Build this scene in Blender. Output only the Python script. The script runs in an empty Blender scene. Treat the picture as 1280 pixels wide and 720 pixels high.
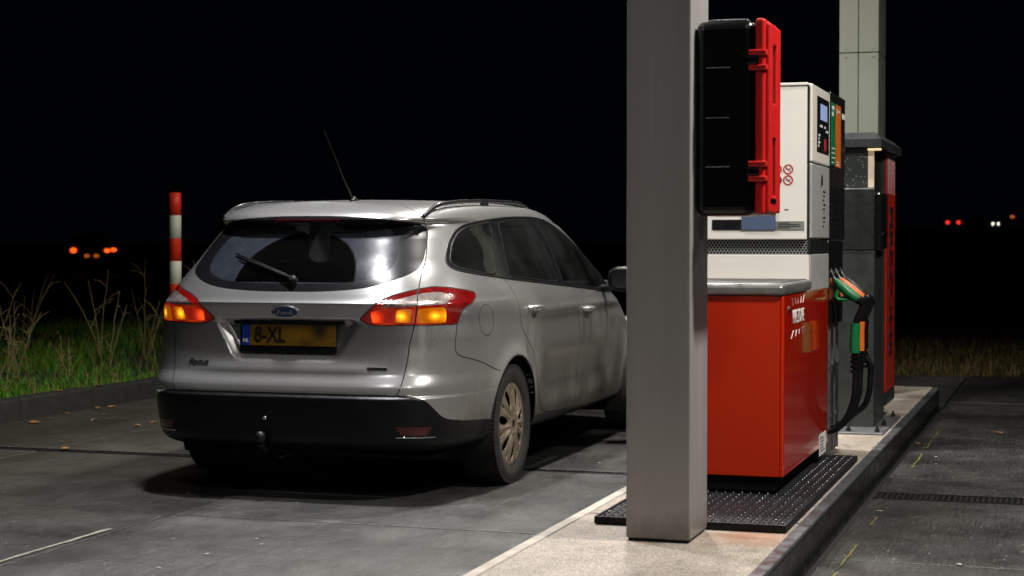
import bpy, bmesh, math, random
import numpy as np
from mathutils import Vector, Matrix
from mathutils.bvhtree import BVHTree

S = bpy.context.scene
COL = S.collection
R = math.radians

# ---------------------------------------------------------------- camera
cam_d = bpy.data.cameras.new('camera')
cam = bpy.data.objects.new('camera', cam_d); COL.objects.link(cam)
cam.location = (0, 0, 1.30)
cam.rotation_euler = (R(90) - math.atan(60 / 2200), 0, R(17.8))
cam_d.sensor_width = 36; cam_d.lens = 2200 / 1280 * 36
cam_d.clip_start = .05; cam_d.clip_end = 2000
cam_d.dof.use_dof = True; cam_d.dof.focus_distance = 8.6; cam_d.dof.aperture_fstop = 4.0
S.camera = cam

# ---------------------------------------------------------------- night sky
W = bpy.data.worlds.new('World'); S.world = W; W.use_nodes = True
wn = W.node_tree.nodes; wl = W.node_tree.links
wn['Background'].inputs[0].default_value = (.35, .62, 1.0, 1)        # moonless night: next to nothing
wn['Background'].inputs[1].default_value = .0009

S.view_settings.view_transform = 'Standard'; S.view_settings.look = 'None'
S.view_settings.exposure = 0; S.view_settings.gamma = 1
S.render.engine = 'CYCLES'
S.cycles.use_denoising = True

# ---------------------------------------------------------------- canopy lamps: x, y, watts, colour
WARM = (1.0, .96, .88); COOL = (.98, .97, 1.0)
LAMPS = [(-3.75, 7.9, 185, COOL, 'rear of the parked car'), (-2.5, 10.2, 230, WARM, 'right side of the parked car'), (.75, 6.7, 270, WARM, 'right lane beside the near pillar'),
         (.75, 11.2, 75, WARM, 'right lane beside the terminal'), (-3.75, 13.4, 70, WARM, 'left lane beyond the parked car'), (-3.4, 3.6, 28, COOL, 'left lane behind the parked car'), (.75, 2.2, 75, WARM, 'right lane at the entrance')]
LAMP_SPREAD = 150
# ---------------------------------------------------------------- car body surface
def pchip(xk, yk, x):
    xk = np.asarray(xk, float); yk = np.asarray(yk, float)
    h = np.diff(xk); dl = np.diff(yk) / h
    m = np.zeros(len(xk))
    for i in range(1, len(xk) - 1):
        if dl[i-1] * dl[i] > 0:
            w1 = 2*h[i] + h[i-1]; w2 = h[i] + 2*h[i-1]
            m[i] = (w1 + w2) / (w1 / dl[i-1] + w2 / dl[i])
    m[0] = dl[0]; m[-1] = dl[-1]
    i = np.clip(np.searchsorted(xk, x, side='right') - 1, 0, len(xk) - 2)
    t = (x - xk[i]) / h[i]
    return ((2*t**3 - 3*t**2 + 1) * yk[i] + (t**3 - 2*t**2 + t) * h[i] * m[i]
            + (-2*t**3 + 3*t**2) * yk[i+1] + (t**3 - t**2) * h[i] * m[i+1])

def sstep(a, b, x):
    t = np.clip((x - a) / (b - a), 0, 1)
    return t * t * (3 - 2 * t)

YM = 1.05
# z, half width, rear y, front y, n rear, n front
LEV = [
 (0.230, .760, -.720, 3.20, 6.0, 3.2),
 (0.255, .835, -.870, 3.36, 6.0, 3.2),
 (0.285, .870, -.945, 3.44, 6.0, 3.2),
 (0.328, .885, -.975, 3.47, 6.0, 3.2),
 (0.430, .897, -.990, 3.49, 6.0, 3.2),
 (0.500, .903, -.997, 3.50, 6.0, 3.2),
 (0.522, .905, -.996, 3.50, 6.0, 3.2),
 (0.537, .906, -.975, 3.50, 6.0, 3.2),
 (0.552, .907, -.977, 3.50, 6.0, 3.2),
 (0.575, .908, -.974, 3.50, 6.0, 3.2),
 (0.640, .910, -.940, 3.50, 6.0, 3.2),
 (0.720, .911, -.922, 3.49, 6.0, 3.2),
 (0.800, .911, -.908, 3.46, 6.0, 3.2),
 (0.880, .910, -.903, 3.40, 5.8, 3.0),
 (0.930, .909, -.918, 3.30, 5.6, 3.0),
 (0.985, .897, -.936, 3.05, 5.4, 3.4),
 (0.998, .892, -.922, 2.95, 5.3, 3.6),
 (1.035, .878, -.895, 2.76, 5.2, 4.2),
 (1.120, .838, -.837, 2.60, 5.0, 4.5),
 (1.220, .790, -.754, 2.36, 4.8, 4.5),
 (1.330, .738, -.650, 2.10, 4.8, 4.5),
 (1.402, .700, -.583, 1.90, 4.8, 4.5),
 (1.416, .694, -.625, 1.79, 4.8, 4.5),
 (1.436, .684, -.652, 1.72, 4.8, 4.5),
 (1.460, .662, -.637, 1.64, 4.8, 4.5),
 (1.485, .617, -.597, 1.52, 4.8, 4.5),
 (1.505, .537, -.550, 1.40, 4.8, 4.5),
 (1.519, .400, -.520, 1.34, 4.8, 4.5),
 (1.526, .200, -.510, 1.32, 4.8, 4.5),
 (1.529, .000, -.508, 1.32, 4.8, 4.5),
]

def car_surface(ns_r=150, ns_f=90, res=.013):
    L = np.array(LEV)
    # t parameter: arc length of the rear-centre profile plus width change
    d = np.sqrt(np.diff(L[:, 0])**2 + np.diff(L[:, 2])**2 + np.diff(L[:, 1])**2)
    tk = np.concatenate([[0], np.cumsum(d)])
    nt = int(tk[-1] / res)
    t = np.unique(np.concatenate([np.linspace(0, tk[-1], nt), tk]))
    cols = [pchip(tk, L[:, k], t) for k in range(6)]
    cols[3] = cols[3] + .22 * sstep(1.0, .9, cols[0])
    z, w, yr, yf, nr, nf = cols
    def half(a, n, w_, cnt, dens):
        th = np.linspace(0, math.pi / 2, 900)
        c, s = np.cos(th), np.sin(th)
        r = (np.abs(s)**n + np.abs(c)**n)**(-1 / n)
        X = s * r * w_; Y = c * r * a                       # th 0: end centre, pi/2: side
        ar = np.concatenate([[0], np.cumsum(np.hypot(np.diff(X), np.diff(Y)))])
        ar = ar / max(ar[-1], 1e-9)
        q = np.linspace(0, 1, cnt)
        return np.interp(q, ar, X), np.interp(q, ar, Y)
    V = np.zeros((len(t), ns_r + ns_f - 1, 3))
    for i in range(len(t)):
        wi = max(w[i], 1e-4)
        X, Y = half(YM - yr[i], nr[i], wi, ns_r, 0)
        Xf, Yf = half(yf[i] - YM, nf[i], wi, ns_f, 0)
        V[i, :ns_r, 0] = X; V[i, :ns_r, 1] = YM - Y
        V[i, ns_r:, 0] = Xf[::-1][1:]; V[i, ns_r:, 1] = (YM + Yf)[::-1][1:]
        V[i, :, 2] = z[i]
    x, y, zz = V[..., 0].copy(), V[..., 1].copy(), V[..., 2].copy()
    # the roof falls towards front and rear, the belt falls towards the front
    up = sstep(1.0, 1.42, zz)
    zz += up * (-.030 * np.clip((y - .75) / 1.3, -1.2, 2)**2)
    zz -= sstep(.80, .98, zz) * (1 - sstep(1.05, 1.3, zz)) * .030 * sstep(.2, 2.2, y)
    # bonnet falls towards the nose
    zz -= sstep(.60, .9, zz) * (1 - sstep(1.05, 1.2, zz)) * .20 * sstep(2.2, 3.5, y)
    side = sstep(.6, .85, x)
    # wheel arch flares
    for yc in (0.0, 2.90):
        rr = np.hypot(y - yc, zz - .32)
        x += side * .020 * np.exp(-((rr - .36) / .055)**2)
    # door undercut and sill
    dy = sstep(.45, .7, y) * (1 - sstep(1.95, 2.25, y))
    x -= side * dy * .022 * np.exp(-((zz - .52) / .12)**2)
    # shoulder crease through the handles
    x += side * .007 * np.exp(-((zz - .905) / .028)**2) * sstep(-.1, .5, y)
    # number plate recess in the tailgate
    dpl = sstep(.908, .878, zz) * sstep(.695, .740, zz)
    lim = .375 - (.88 - zz) * .62
    rec = dpl * (1 - sstep(lim - .04, lim + .022, x)) * (y < 0)
    y += rec * .045
    # shelf swelling under the plate
    y -= (y < -.3) * .010 * np.exp(-((zz - .66) / .03)**2) * (1 - sstep(.3, .6, x))
    P = np.stack([x, y, zz], -1)
    return P

# ---------------------------------------------------------------- small helpers
rnd = random.Random(7)
nrg = np.random.default_rng(7)

def link(o, parent=None):
    COL.objects.link(o)
    if parent is not None: o.parent = parent
    return o

def tag(o, label=None, cat=None, group=None, kind=None):
    if label: o['label'] = label
    if cat: o['category'] = cat
    if group: o['group'] = group
    if kind: o['kind'] = kind
    return o

def empty(name, loc=(0, 0, 0), rz=0.0, parent=None):
    o = bpy.data.objects.new(name, None); o.empty_display_size = .1
    o.location = loc; o.rotation_euler = (0, 0, rz)
    return link(o, parent)

def thing(name, label, cat, loc=(0, 0, 0), rz=0.0, group=None):
    return tag(empty(name, loc, rz), label, cat, group)

class MB:
    """collects shapes; build() links them as one mesh object"""
    def __init__(s): s.v = []; s.f = []; s.m = []; s.smooth = []
    def add(s, verts, faces, mi=0, smooth=False):
        b = len(s.v); s.v += [tuple(v) for v in verts]
        s.f += [tuple(b + i for i in f) for f in faces]
        s.m += [mi] * len(faces); s.smooth += [smooth] * len(faces)
        return s
    def box(s, c, d, bev=0.0, mi=0, rot=None, seg=2):
        bm = bmesh.new(); bmesh.ops.create_cube(bm, size=1)
        for v in bm.verts: v.co = Vector((v.co.x * d[0], v.co.y * d[1], v.co.z * d[2]))
        if bev > 0:
            bmesh.ops.bevel(bm, geom=list(bm.edges), offset=min(bev, min(d) * .49), segments=seg, profile=.5, affect='EDGES')
        M = Matrix.Translation(c) @ (rot.to_4x4() if rot is not None else Matrix.Identity(4))
        bm.verts.index_update()
        s.add([M @ v.co for v in bm.verts], [[v.index for v in f.verts] for f in bm.faces], mi)
        bm.free(); return s
    def b2(s, lo, hi, bev=0.0, mi=0, seg=2):
        return s.box([(a + b) / 2 for a, b in zip(lo, hi)], [abs(b - a) for a, b in zip(lo, hi)], bev, mi, None, seg)
    def tube(s, pts, r, n=8, mi=0, cap=True):
        pts = [Vector(p) for p in pts]; k = len(pts)
        rs = r if isinstance(r, (list, tuple)) else [r] * k
        rings = []; up = None
        for i, p in enumerate(pts):
            t = (pts[min(i+1, k-1)] - pts[max(i-1, 0)]).normalized()
            if up is None:
                up = Vector((0, 0, 1)) if abs(t.z) < .9 else Vector((1, 0, 0))
            a = t.cross(up).normalized(); up = a.cross(t).normalized()
            rings.append([p + (a * math.cos(2*math.pi*j/n) + up * math.sin(2*math.pi*j/n)) * rs[i] for j in range(n)])
        v = [q for rg in rings for q in rg]
        f = [(i*n+j, i*n+(j+1) % n, (i+1)*n+(j+1) % n, (i+1)*n+j) for i in range(k-1) for j in range(n)]
        s.add(v, f, mi, True)
        if cap:
            s.add(rings[0], [tuple(reversed(range(n)))], mi); s.add(rings[-1], [tuple(range(n))], mi)
        return s
    def cyl(s, a, b, r, n=20, mi=0, r2=None):
        return s.tube([a, b], [r, r if r2 is None else r2], n, mi)
    def lathe(s, prof, c=(0, 0, 0), axis='z', n=32, mi=0):
        v = []; f = []
        for j in range(n):
            t = 2 * math.pi * j / n
            for r, h in prof:
                x, y, z = r * math.cos(t), r * math.sin(t), h
                if axis == 'x': x, y, z = z, x, y
                if axis == 'y': x, y, z = x, -z, y
                v.append((x + c[0], y + c[1], z + c[2]))
        k = len(prof)
        for j in range(n):
            for i in range(k - 1):
                f.append((j*k+i, ((j+1) % n)*k+i, ((j+1) % n)*k+i+1, j*k+i+1))
        return s.add(v, f, mi, True)
    def prism(s, poly, axis, lo, hi, mi=0):
        """extrude a 2D polygon along an axis; poly in the two other axes, in xyz order"""
        def mk(p, h):
            q = list(p); q.insert('xyz'.index(axis), h); return tuple(q)
        n = len(poly)
        v = [mk(p, lo) for p in poly] + [mk(p, hi) for p in poly]
        f = [tuple(range(n))[::-1], tuple(range(n, 2*n))] + [(i, (i+1) % n, n+(i+1) % n, n+i) for i in range(n)]
        return s.add(v, f, mi)
    def build(s, name, mats, parent=None, fix=True):
        me = bpy.data.meshes.new(name); me.from_pydata(s.v, [], s.f)
        for m in (mats if isinstance(mats, (list, tuple)) else [mats]): me.materials.append(m)
        me.polygons.foreach_set('material_index', s.m); me.polygons.foreach_set('use_smooth', s.smooth)
        if fix:
            bm = bmesh.new(); bm.from_mesh(me); bmesh.ops.recalc_face_normals(bm, faces=bm.faces); bm.to_mesh(me); bm.free()
        me.update()
        return link(bpy.data.objects.new(name, me), parent)

def lettering(body, size, m, name='lettering', parent=None, loc=(0, 0, 0), rot=(R(90), 0, 0), bold=0.0, depth=.0012, sx=1.0, align='CENTER', shear=0):
    cu = bpy.data.curves.new(name, 'FONT'); cu.body = body; cu.size = size; cu.extrude = depth; cu.offset = bold
    cu.align_x = align; cu.align_y = 'CENTER'; cu.resolution_u = 3; cu.shear = shear
    t = bpy.data.objects.new(name, cu); COL.objects.link(t)
    dg = bpy.context.evaluated_depsgraph_get()
    me = bpy.data.meshes.new_from_object(t.evaluated_get(dg))
    bpy.data.objects.remove(t); bpy.data.curves.remove(cu)
    me.name = name
    me.materials.clear(); me.materials.append(m)
    o = bpy.data.objects.new(name, me); o.location = loc; o.rotation_euler = rot; o.scale = (sx, 1, 1)
    return link(o, parent)

# ---------------------------------------------------------------- materials
class NT:
    def __init__(s, name):
        s.mat = bpy.data.materials.new(name); s.mat.use_nodes = True
        s.t = s.mat.node_tree; s.n = s.t.nodes; s.l = s.t.links; s.b = s.n['Principled BSDF']
    def new(s, typ, **kw):
        nd = s.n.new(typ)
        for k, v in kw.items():
            if hasattr(nd, k): setattr(nd, k, v)
            else: nd.inputs[k].default_value = v
        return nd
    def link(s, a, b): s.l.new(a, b)
    def set(s, **kw):
        for k, v in kw.items():
            i = s.b.inputs[k.replace('_', ' ')]
            i.default_value = (*v, 1) if isinstance(v, tuple) and len(v) == 3 else v
    def coord(s, kind='Object', scale=(1, 1, 1)):
        if kind == 'World': src = s.new('ShaderNodeNewGeometry').outputs['Position']
        else: src = s.new('ShaderNodeTexCoord').outputs[kind]
        mp = s.new('ShaderNodeMapping'); mp.inputs['Scale'].default_value = scale
        s.link(src, mp.inputs['Vector']); return mp.outputs[0]
    def noise(s, scale, vec=None, detail=4, rough=.55):
        nd = s.new('ShaderNodeTexNoise'); nd.inputs['Scale'].default_value = scale
        nd.inputs['Detail'].default_value = detail; nd.inputs['Roughness'].default_value = rough
        if vec is not None: s.link(vec, nd.inputs['Vector'])
        return nd.outputs['Fac']
    def ramp(s, fac, stops):
        r = s.new('ShaderNodeValToRGB'); e = r.color_ramp.elements
        while len(e) < len(stops): e.new(.5)
        for i, (p, c) in enumerate(stops):
            e[i].position = p; e[i].color = (*c, 1) if isinstance(c, tuple) else (c, c, c, 1)
        s.link(fac, r.inputs[0]); return r.outputs[0]
    def math(s, op, a, b=None, c=None):
        m = s.new('ShaderNodeMath', operation=op)
        for i, q in enumerate((a, b, c)):
            if q is None: continue
            if isinstance(q, (int, float)): m.inputs[i].default_value = q
            else: s.link(q, m.inputs[i])
        return m.outputs[0]
    def mix(s, fac, a, b, mode='MIX'):
        m = s.new('ShaderNodeMix', data_type='RGBA', blend_type=mode)
        for i, q in ((0, fac), (6, a), (7, b)):
            if isinstance(q, (int, float)) and i == 0: m.inputs[0].default_value = q
            elif isinstance(q, tuple): m.inputs[i].default_value = (*q, 1)
            else: s.link(q, m.inputs[i])
        return m.outputs[2]
    def bump(s, h, strength=.3, dist=.01):
        b = s.new('ShaderNodeBump'); b.inputs['Strength'].default_value = strength; b.inputs['Distance'].default_value = dist
        s.link(h, b.inputs['Height']); s.link(b.outputs[0], s.b.inputs['Normal']); return b
    def xyz(s, vec):
        x = s.new('ShaderNodeSeparateXYZ'); s.link(vec, x.inputs[0]); return x.outputs

def simple(name, col, rough=.5, metal=0.0, coat=0.0, var=.12, vscale=6.0, rvar=.12, bump=0.0, bscale=150, spec=.5):
    q = NT(name); q.set(Roughness=rough, Metallic=metal); q.b.inputs['Coat Weight'].default_value = coat
    q.b.inputs['Specular IOR Level'].default_value = spec
    co = q.coord('Object')
    n = q.noise(vscale, co, 6, .6)
    lo = tuple(c * (1 - var) for c in col); hi = tuple(min(1, c * (1 + var)) for c in col)
    q.link(q.ramp(n, [(.3, lo), (.7, hi)]), q.b.inputs['Base Color'])
    q.link(q.ramp(q.noise(vscale * 2.3, co, 5), [(.3, max(0, rough - rvar)), (.7, min(1, rough + rvar))]), q.b.inputs['Roughness'])
    if bump: q.bump(q.noise(bscale, co, 3), bump, .002)
    return q.mat

def emit(name, col, strength, base=(.02, .02, .02)):
    q = NT(name); q.set(Base_Color=base, Roughness=.25)
    q.b.inputs['Emission Color'].default_value = (*col, 1); q.b.inputs['Emission Strength'].default_value = strength
    return q.mat

M = {}
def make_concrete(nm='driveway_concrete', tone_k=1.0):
    q = NT(nm); w = q.coord('World')
    oi = q.new('ShaderNodeObjectInfo')
    big = q.noise(.55, w, 5, .6); mid = q.noise(4.5, w, 6, .65); fine = q.noise(105, w, 4, .75)
    brush = q.noise(1.0, q.coord('World', (170, 3.0, 1)), 3, .6)
    streak = q.noise(1.0, q.coord('World', (2.2, .25, 1)), 4, .6)
    c = q.ramp(big, [(.25, (.021, .021, .020)), (.5, (.040, .0395, .038)), (.75, (.070, .068, .064))])
    c = q.mix(.55, c, q.ramp(mid, [(.3, .25), (.7, .75)]), 'OVERLAY')
    c = q.mix(.5, c, q.ramp(streak, [(.35, .2), (.6, .8)]), 'OVERLAY')
    c = q.mix(.95, c, q.ramp(fine, [(.38, .02), (.62, .98)]), 'OVERLAY')
    c = q.mix(.45, c, q.ramp(q.noise(1.0, q.coord('World', (95, 5.0, 1)), 3, .6), [(.36, .12), (.64, .88)]), 'OVERLAY')
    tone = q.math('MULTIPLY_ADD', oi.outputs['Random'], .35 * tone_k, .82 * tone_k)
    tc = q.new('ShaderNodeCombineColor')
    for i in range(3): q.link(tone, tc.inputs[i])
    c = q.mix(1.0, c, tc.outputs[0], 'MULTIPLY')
    # olive tint, stronger towards the verge side
    px = q.xyz(w)[0]
    olive = q.math('MULTIPLY', q.ramp(q.math('ADD', q.math('MULTIPLY', px, -.28), q.math('MULTIPLY', q.noise(1.1, w, 5), .9)), [(.0, 0.0), (1.0, 1.0)]), q.ramp(q.math('ADD', q.math('MULTIPLY_ADD', px, -.30, -1.35), q.noise(.9, w, 5)), [(.35, 0.0), (.95, 1.0)]))
    c = q.mix(q.math('MULTIPLY', olive, .55), c, (.040, .037, .018))
    # oil and tyre stains
    st = q.ramp(q.noise(1.7, w, 7, .7), [(.60, 0.0), (.70, 1.0)])
    c = q.mix(q.math('MULTIPLY', st, .55), c, (.035, .034, .033))
    # glints of the wet concrete painted in as pale flecks
    vo = q.new('ShaderNodeTexVoronoi', feature='F1'); vo.inputs['Scale'].default_value = 30; q.link(w, vo.inputs['Vector'])
    sel = q.math('GREATER_THAN', q.xyz(vo.outputs['Color'])[0], .72)
    fl = q.math('MULTIPLY', q.math('LESS_THAN', vo.outputs['Distance'], .12), sel)
    c = q.mix(q.math('MULTIPLY', fl, q.xyz(vo.outputs['Color'])[2]), c, (.40, .40, .38))
    q.link(c, q.b.inputs['Base Color'])
    q.link(q.ramp(q.noise(2.4, w, 6, .7), [(.3, .28), (.7, .62)]), q.b.inputs['Roughness'])
    h = q.math('ADD', q.math('MULTIPLY', brush, .9), q.math('MULTIPLY', fine, .7))
    q.bump(h, .75, .0055)
    return q.mat
M['concrete'] = make_concrete(); M['dim_lane_concrete'] = make_concrete('right_lane_dimmed_concrete', .55)  # second copy is darkened to carry the right lane's weaker light

def make_island():
    q = NT('island_concrete'); w = q.coord('World')
    fine = q.noise(140, w, 3, .7); mid = q.noise(5, w, 6, .65)
    c = q.ramp(mid, [(.28, (.19, .16, .13)), (.72, (.33, .285, .24))])
    c = q.mix(.75, c, q.ramp(fine, [(.36, .08), (.64, .92)]), 'OVERLAY')
    # rust and oil by the tray corner, with red pump reflection painted in
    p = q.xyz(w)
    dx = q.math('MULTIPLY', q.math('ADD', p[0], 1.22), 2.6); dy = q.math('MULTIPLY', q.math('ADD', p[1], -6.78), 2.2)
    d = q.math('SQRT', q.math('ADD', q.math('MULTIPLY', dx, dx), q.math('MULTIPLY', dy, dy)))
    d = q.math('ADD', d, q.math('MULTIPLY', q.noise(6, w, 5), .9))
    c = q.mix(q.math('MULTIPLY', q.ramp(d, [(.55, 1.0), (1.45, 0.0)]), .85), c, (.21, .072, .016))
    st = q.ramp(q.noise(3.1, w, 7, .7), [(.58, 0.0), (.68, 1.0)])
    c = q.mix(q.math('MULTIPLY', st, .6), c, (.09, .075, .06))
    q.link(c, q.b.inputs['Base Color']); q.set(Roughness=.7)
    q.bump(q.math('ADD', fine, mid), .5, .003)
    return q.mat
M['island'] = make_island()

def make_paint():
    q = NT('silver_paint'); co = q.coord('Object')
    p = q.xyz(q.new('ShaderNodeTexCoord').outputs['Object'])
    fl = q.noise(900, co, 2)
    base = q.mix(.12, (.56, .56, .555), q.ramp(fl, [(.3, .3), (.7, .9)]), 'OVERLAY')
    # road film, heavier low down; also deepened to paint shade on lower flanks
    low = q.math('MULTIPLY_ADD', q.ramp(p[2], [(.25, 1.0), (.95, 0.0)]), .95, .12)
    dn = q.noise(3.5, q.coord('Object', (1, 1, .6)), 8, .7)
    dn2 = q.noise(40, q.coord('Object', (1, 1, .25)), 4, .6)
    d = q.math('MULTIPLY', q.math('ADD', q.math('MULTIPLY_ADD', dn, .42, .32), q.math('MULTIPLY', dn2, .22)), low)
    sidef = q.ramp(q.math('ABSOLUTE', p[0]), [(.70, .40), (.88, 1.0)])
    dirt_shade = q.ramp(q.math('MULTIPLY', d, sidef), [(.05, 0.0), (.62, .93)])
    q.link(q.mix(dirt_shade, base, (.066, .054, .042)), q.b.inputs['Base Color'])
    q.link(q.math('MULTIPLY_ADD', dirt_shade, -.80, .85), q.b.inputs['Metallic'])
    q.link(q.math('MULTIPLY_ADD', dirt_shade, .34, .24), q.b.inputs['Roughness'])
    q.link(q.math('MULTIPLY_ADD', dirt_shade, -.5, .50), q.b.inputs['Coat Weight'])
    q.b.inputs['Coat Roughness'].default_value = .10
    # the inside of the shell is dark trim
    g = q.new('ShaderNodeNewGeometry'); dk = q.new('ShaderNodeBsdfDiffuse'); dk.inputs[0].default_value = (.012, .012, .013, 1)
    mx = q.new('ShaderNodeMixShader'); q.link(g.outputs['Backfacing'], mx.inputs[0])
    q.link(q.b.outputs[0], mx.inputs[1]); q.link(dk.outputs[0], mx.inputs[2])
    q.link(mx.outputs[0], q.n['Material Output'].inputs[0])
    return q.mat
M['paint'] = make_paint()

def make_glass(name, tint, rough, dust=None):
    q = NT(name); q.n.remove(q.b)
    tr = q.new('ShaderNodeBsdfTransparent'); tr.inputs[0].default_value = (*tint, 1)
    gl = q.new('ShaderNodeBsdfGlossy'); gl.inputs['Roughness'].default_value = rough; gl.inputs[0].default_value = (1, 1, 1, 1)
    fr = q.new('ShaderNodeFresnel'); fr.inputs[0].default_value = 1.5
    mx = q.new('ShaderNodeMixShader'); q.link(fr.outputs[0], mx.inputs[0]); q.link(tr.outputs[0], mx.inputs[1]); q.link(gl.outputs[0], mx.inputs[2])
    out = mx.outputs[0]
    co = q.coord('Object')
    if dust == 'rear':      # road film left outside the sweep of the wiper
        p = q.xyz(co)
        dx = q.math('ADD', p[0], -.013); dz = q.math('MULTIPLY', q.math('ADD', p[2], -1.091), 1.30)
        r = q.math('SQRT', q.math('ADD', q.math('MULTIPLY', dx, dx), q.math('MULTIPLY', dz, dz)))
        out_arc = q.ramp(r, [(.322, 0.0), (.332, 1.0)])
        below = q.math('LESS_THAN', p[2], 1.088)
        m = q.math('MAXIMUM', out_arc, below)
        n = q.noise(14, q.coord('Object', (1, 1, .5)), 8, .7)
        m = q.math('MULTIPLY_ADD', m, q.math('MULTIPLY_ADD', n, .9, .10), .008)
        hz = q.new('ShaderNodeBsdfPrincipled'); hz.inputs['Base Color'].default_value = (.030, .036, .046, 1); hz.inputs['Roughness'].default_value = .24
        hz.inputs['Specular IOR Level'].default_value = .26
        m2 = q.new('ShaderNodeMixShader'); q.link(m, m2.inputs[0]); q.link(out, m2.inputs[1]); q.link(hz.outputs[0], m2.inputs[2]); out = m2.outputs[0]
    elif dust:
        n = q.ramp(q.noise(3, co, 3, .5), [(.3, .005), (.9, .05)])
        hz = q.new('ShaderNodeBsdfDiffuse'); hz.inputs[0].default_value = (.25, .25, .24, 1)
        m2 = q.new('ShaderNodeMixShader'); q.link(n, m2.inputs[0]); q.link(out, m2.inputs[1]); q.link(hz.outputs[0], m2.inputs[2]); out = m2.outputs[0]
    q.link(out, q.n['Material Output'].inputs[0])
    return q.mat
M['rear_glass'] = make_glass('rear_window_glass', (.30, .33, .34), .07, 'rear')
M['frit'] = simple('rear_window_black_border', (.005, .005, .006), .26, 0, 0, .2, 4, .02, 0, 150, .28)
M['side_glass'] = make_glass('side_window_glass', (.30, .34, .33), .015, 'side')
M['clear_glass'] = make_glass('clear_glass', (.8, .85, .83), .02, None)
M['black_gloss'] = simple('black_gloss', (.008, .008, .009), .14, 0, .3, .3, 8, .05)
M['rubber'] = simple('black_rubber', (.0045, .0045, .005), .45, 0, 0, .3, 20, .1, 0, 150, .2)
M['gap'] = simple('panel_gap_shade', (.004, .004, .004), .9)
M['tyre'] = simple('tyre_rubber', (.022, .020, .018), .75, 0, 0, .5, 14, .1, .3, 220)
M['trim'] = simple('dark_bumper_plastic', (.004, .0045, .0055), .36, 0, 0, .35, 9, .05, .2, 500, .3)
M['chrome'] = simple('chrome', (.75, .75, .76), .12, 1, 0, .05, 5, .05)
M['hub'] = simple('dusty_wheel_cover', (.31, .255, .19), .45, .55, 0, .35, 22, .12)
M['rail'] = simple('satin_roof_rail', (.03, .03, .033), .22, .6, .3, .1)
M['dark'] = simple('dark_void', (.006, .006, .006), .85)
M['fabric'] = simple('dark_seat_fabric', (.035, .036, .04), .9, 0, 0, .3, 30, .05, .4, 400)
M['cabin'] = simple('cabin_plastic', (.05, .05, .052), .7)

def make_lens(name, base, em, es, cell=160, spot=None, rough=.12, metal=0.0):
    q = NT(name); co = q.coord('Object')
    q.set(Roughness=rough, Metallic=metal); q.b.inputs['Coat Weight'].default_value = .6; q.b.inputs['Coat Roughness'].default_value = .05
    vo = q.new('ShaderNodeTexVoronoi'); vo.inputs['Scale'].default_value = cell; q.link(co, vo.inputs['Vector'])
    nn = q.noise(28, co, 4, .6)
    k = q.math('MULTIPLY_ADD', vo.outputs['Distance'], 1.0, .4)
    cb = q.mix(q.ramp(nn, [(.3, 0.0), (.75, 1.0)]), tuple(c * .35 for c in base), base)
    q.link(cb, q.b.inputs['Base Color'])
    q.bump(vo.outputs['Distance'], .25, .0015)
    if es > 0:
        p = q.xyz(co); ax = q.math('ABSOLUTE', p[0])
        tot = None
        for (sx, sz, rad) in spot:
            dx = q.math('ADD', ax, -sx); dz = q.math('ADD', p[2], -sz)
            d2 = q.math('ADD', q.math('MULTIPLY', dx, dx), q.math('MULTIPLY', dz, dz))
            g = q.math('EXPONENT', q.math('MULTIPLY', d2, -1 / (rad * rad)))
            tot = g if tot is None else q.math('ADD', tot, g)
        st = q.math('MULTIPLY', q.math('MULTIPLY_ADD', tot, es * 2.8, es * .42), q.math('MULTIPLY_ADD', vo.outputs['Distance'], .8, .55))
        hot = q.mix(q.math('MINIMUM', q.math('MULTIPLY', tot, .85), 1.0), em, (1.0, .52, .02) if em[1] > .15 else (1, .10, .008))
        q.link(hot, q.b.inputs['Emission Color']); q.link(st, q.b.inputs['Emission Strength'])
    return q.mat
M['lens_red'] = make_lens('tail_light_red', (.15, .003, .004), (1, .010, .003), .13, 120, [(.53, .912, .06), (.70, .915, .07)])
M['lens_redlit'] = make_lens('tail_light_red_lit', (.5, .01, .005), (1, .025, .004), .42, 120, [(.47, .915, .035)])
M['lens_amber'] = make_lens('tail_light_amber_lit', (.5, .14, .0), (1, .22, .0), .72, 140, [(.605, .925, .022), (.745, .925, .018), (.80, .925, .026)])
M['lens_clear'] = make_lens('tail_light_clear', (.36, .31, .29), (1, 1, 1), 0, 60, None, .28, .5)
M['blue_oval'] = simple('blue_enamel', (.012, .025, .12), .15, 0, .5, .05)
M['plate'] = None
def make_plate():
    q = NT('yellow_plate'); co = q.coord('Object')
    p = q.xyz(co)
    # greasy smear over the right half
    def blob(cx, cz, rx, rz):
        dx = q.math('MULTIPLY', q.math('ADD', p[0], -cx), 1 / rx); dz = q.math('MULTIPLY', q.math('ADD', p[2], -cz), 1 / rz)
        return q.math('EXPONENT', q.math('MULTIPLY', q.math('ADD', q.math('MULTIPLY', dx, dx), q.math('MULTIPLY', dz, dz)), -1.0))
    s = q.math('ADD', blob(.175, .035, .045, .045), q.math('MULTIPLY', blob(.10, -.03, .03, .014), .6))
    n = q.noise(30, co, 5, .6)
    s = q.math('MULTIPLY', s, q.math('MULTIPLY_ADD', n, 1.2, .45))
    c = q.mix(q.ramp(n, [(.35, 0.0), (.7, 1.0)]), (.125, .064, .003), (.20, .105, .006))
    q.link(q.mix(q.math('MINIMUM', s, .97), c, (.012, .009, .006)), q.b.inputs['Base Color']); q.set(Roughness=.4)
    return q.mat
M['plate'] = make_plate()

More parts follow.
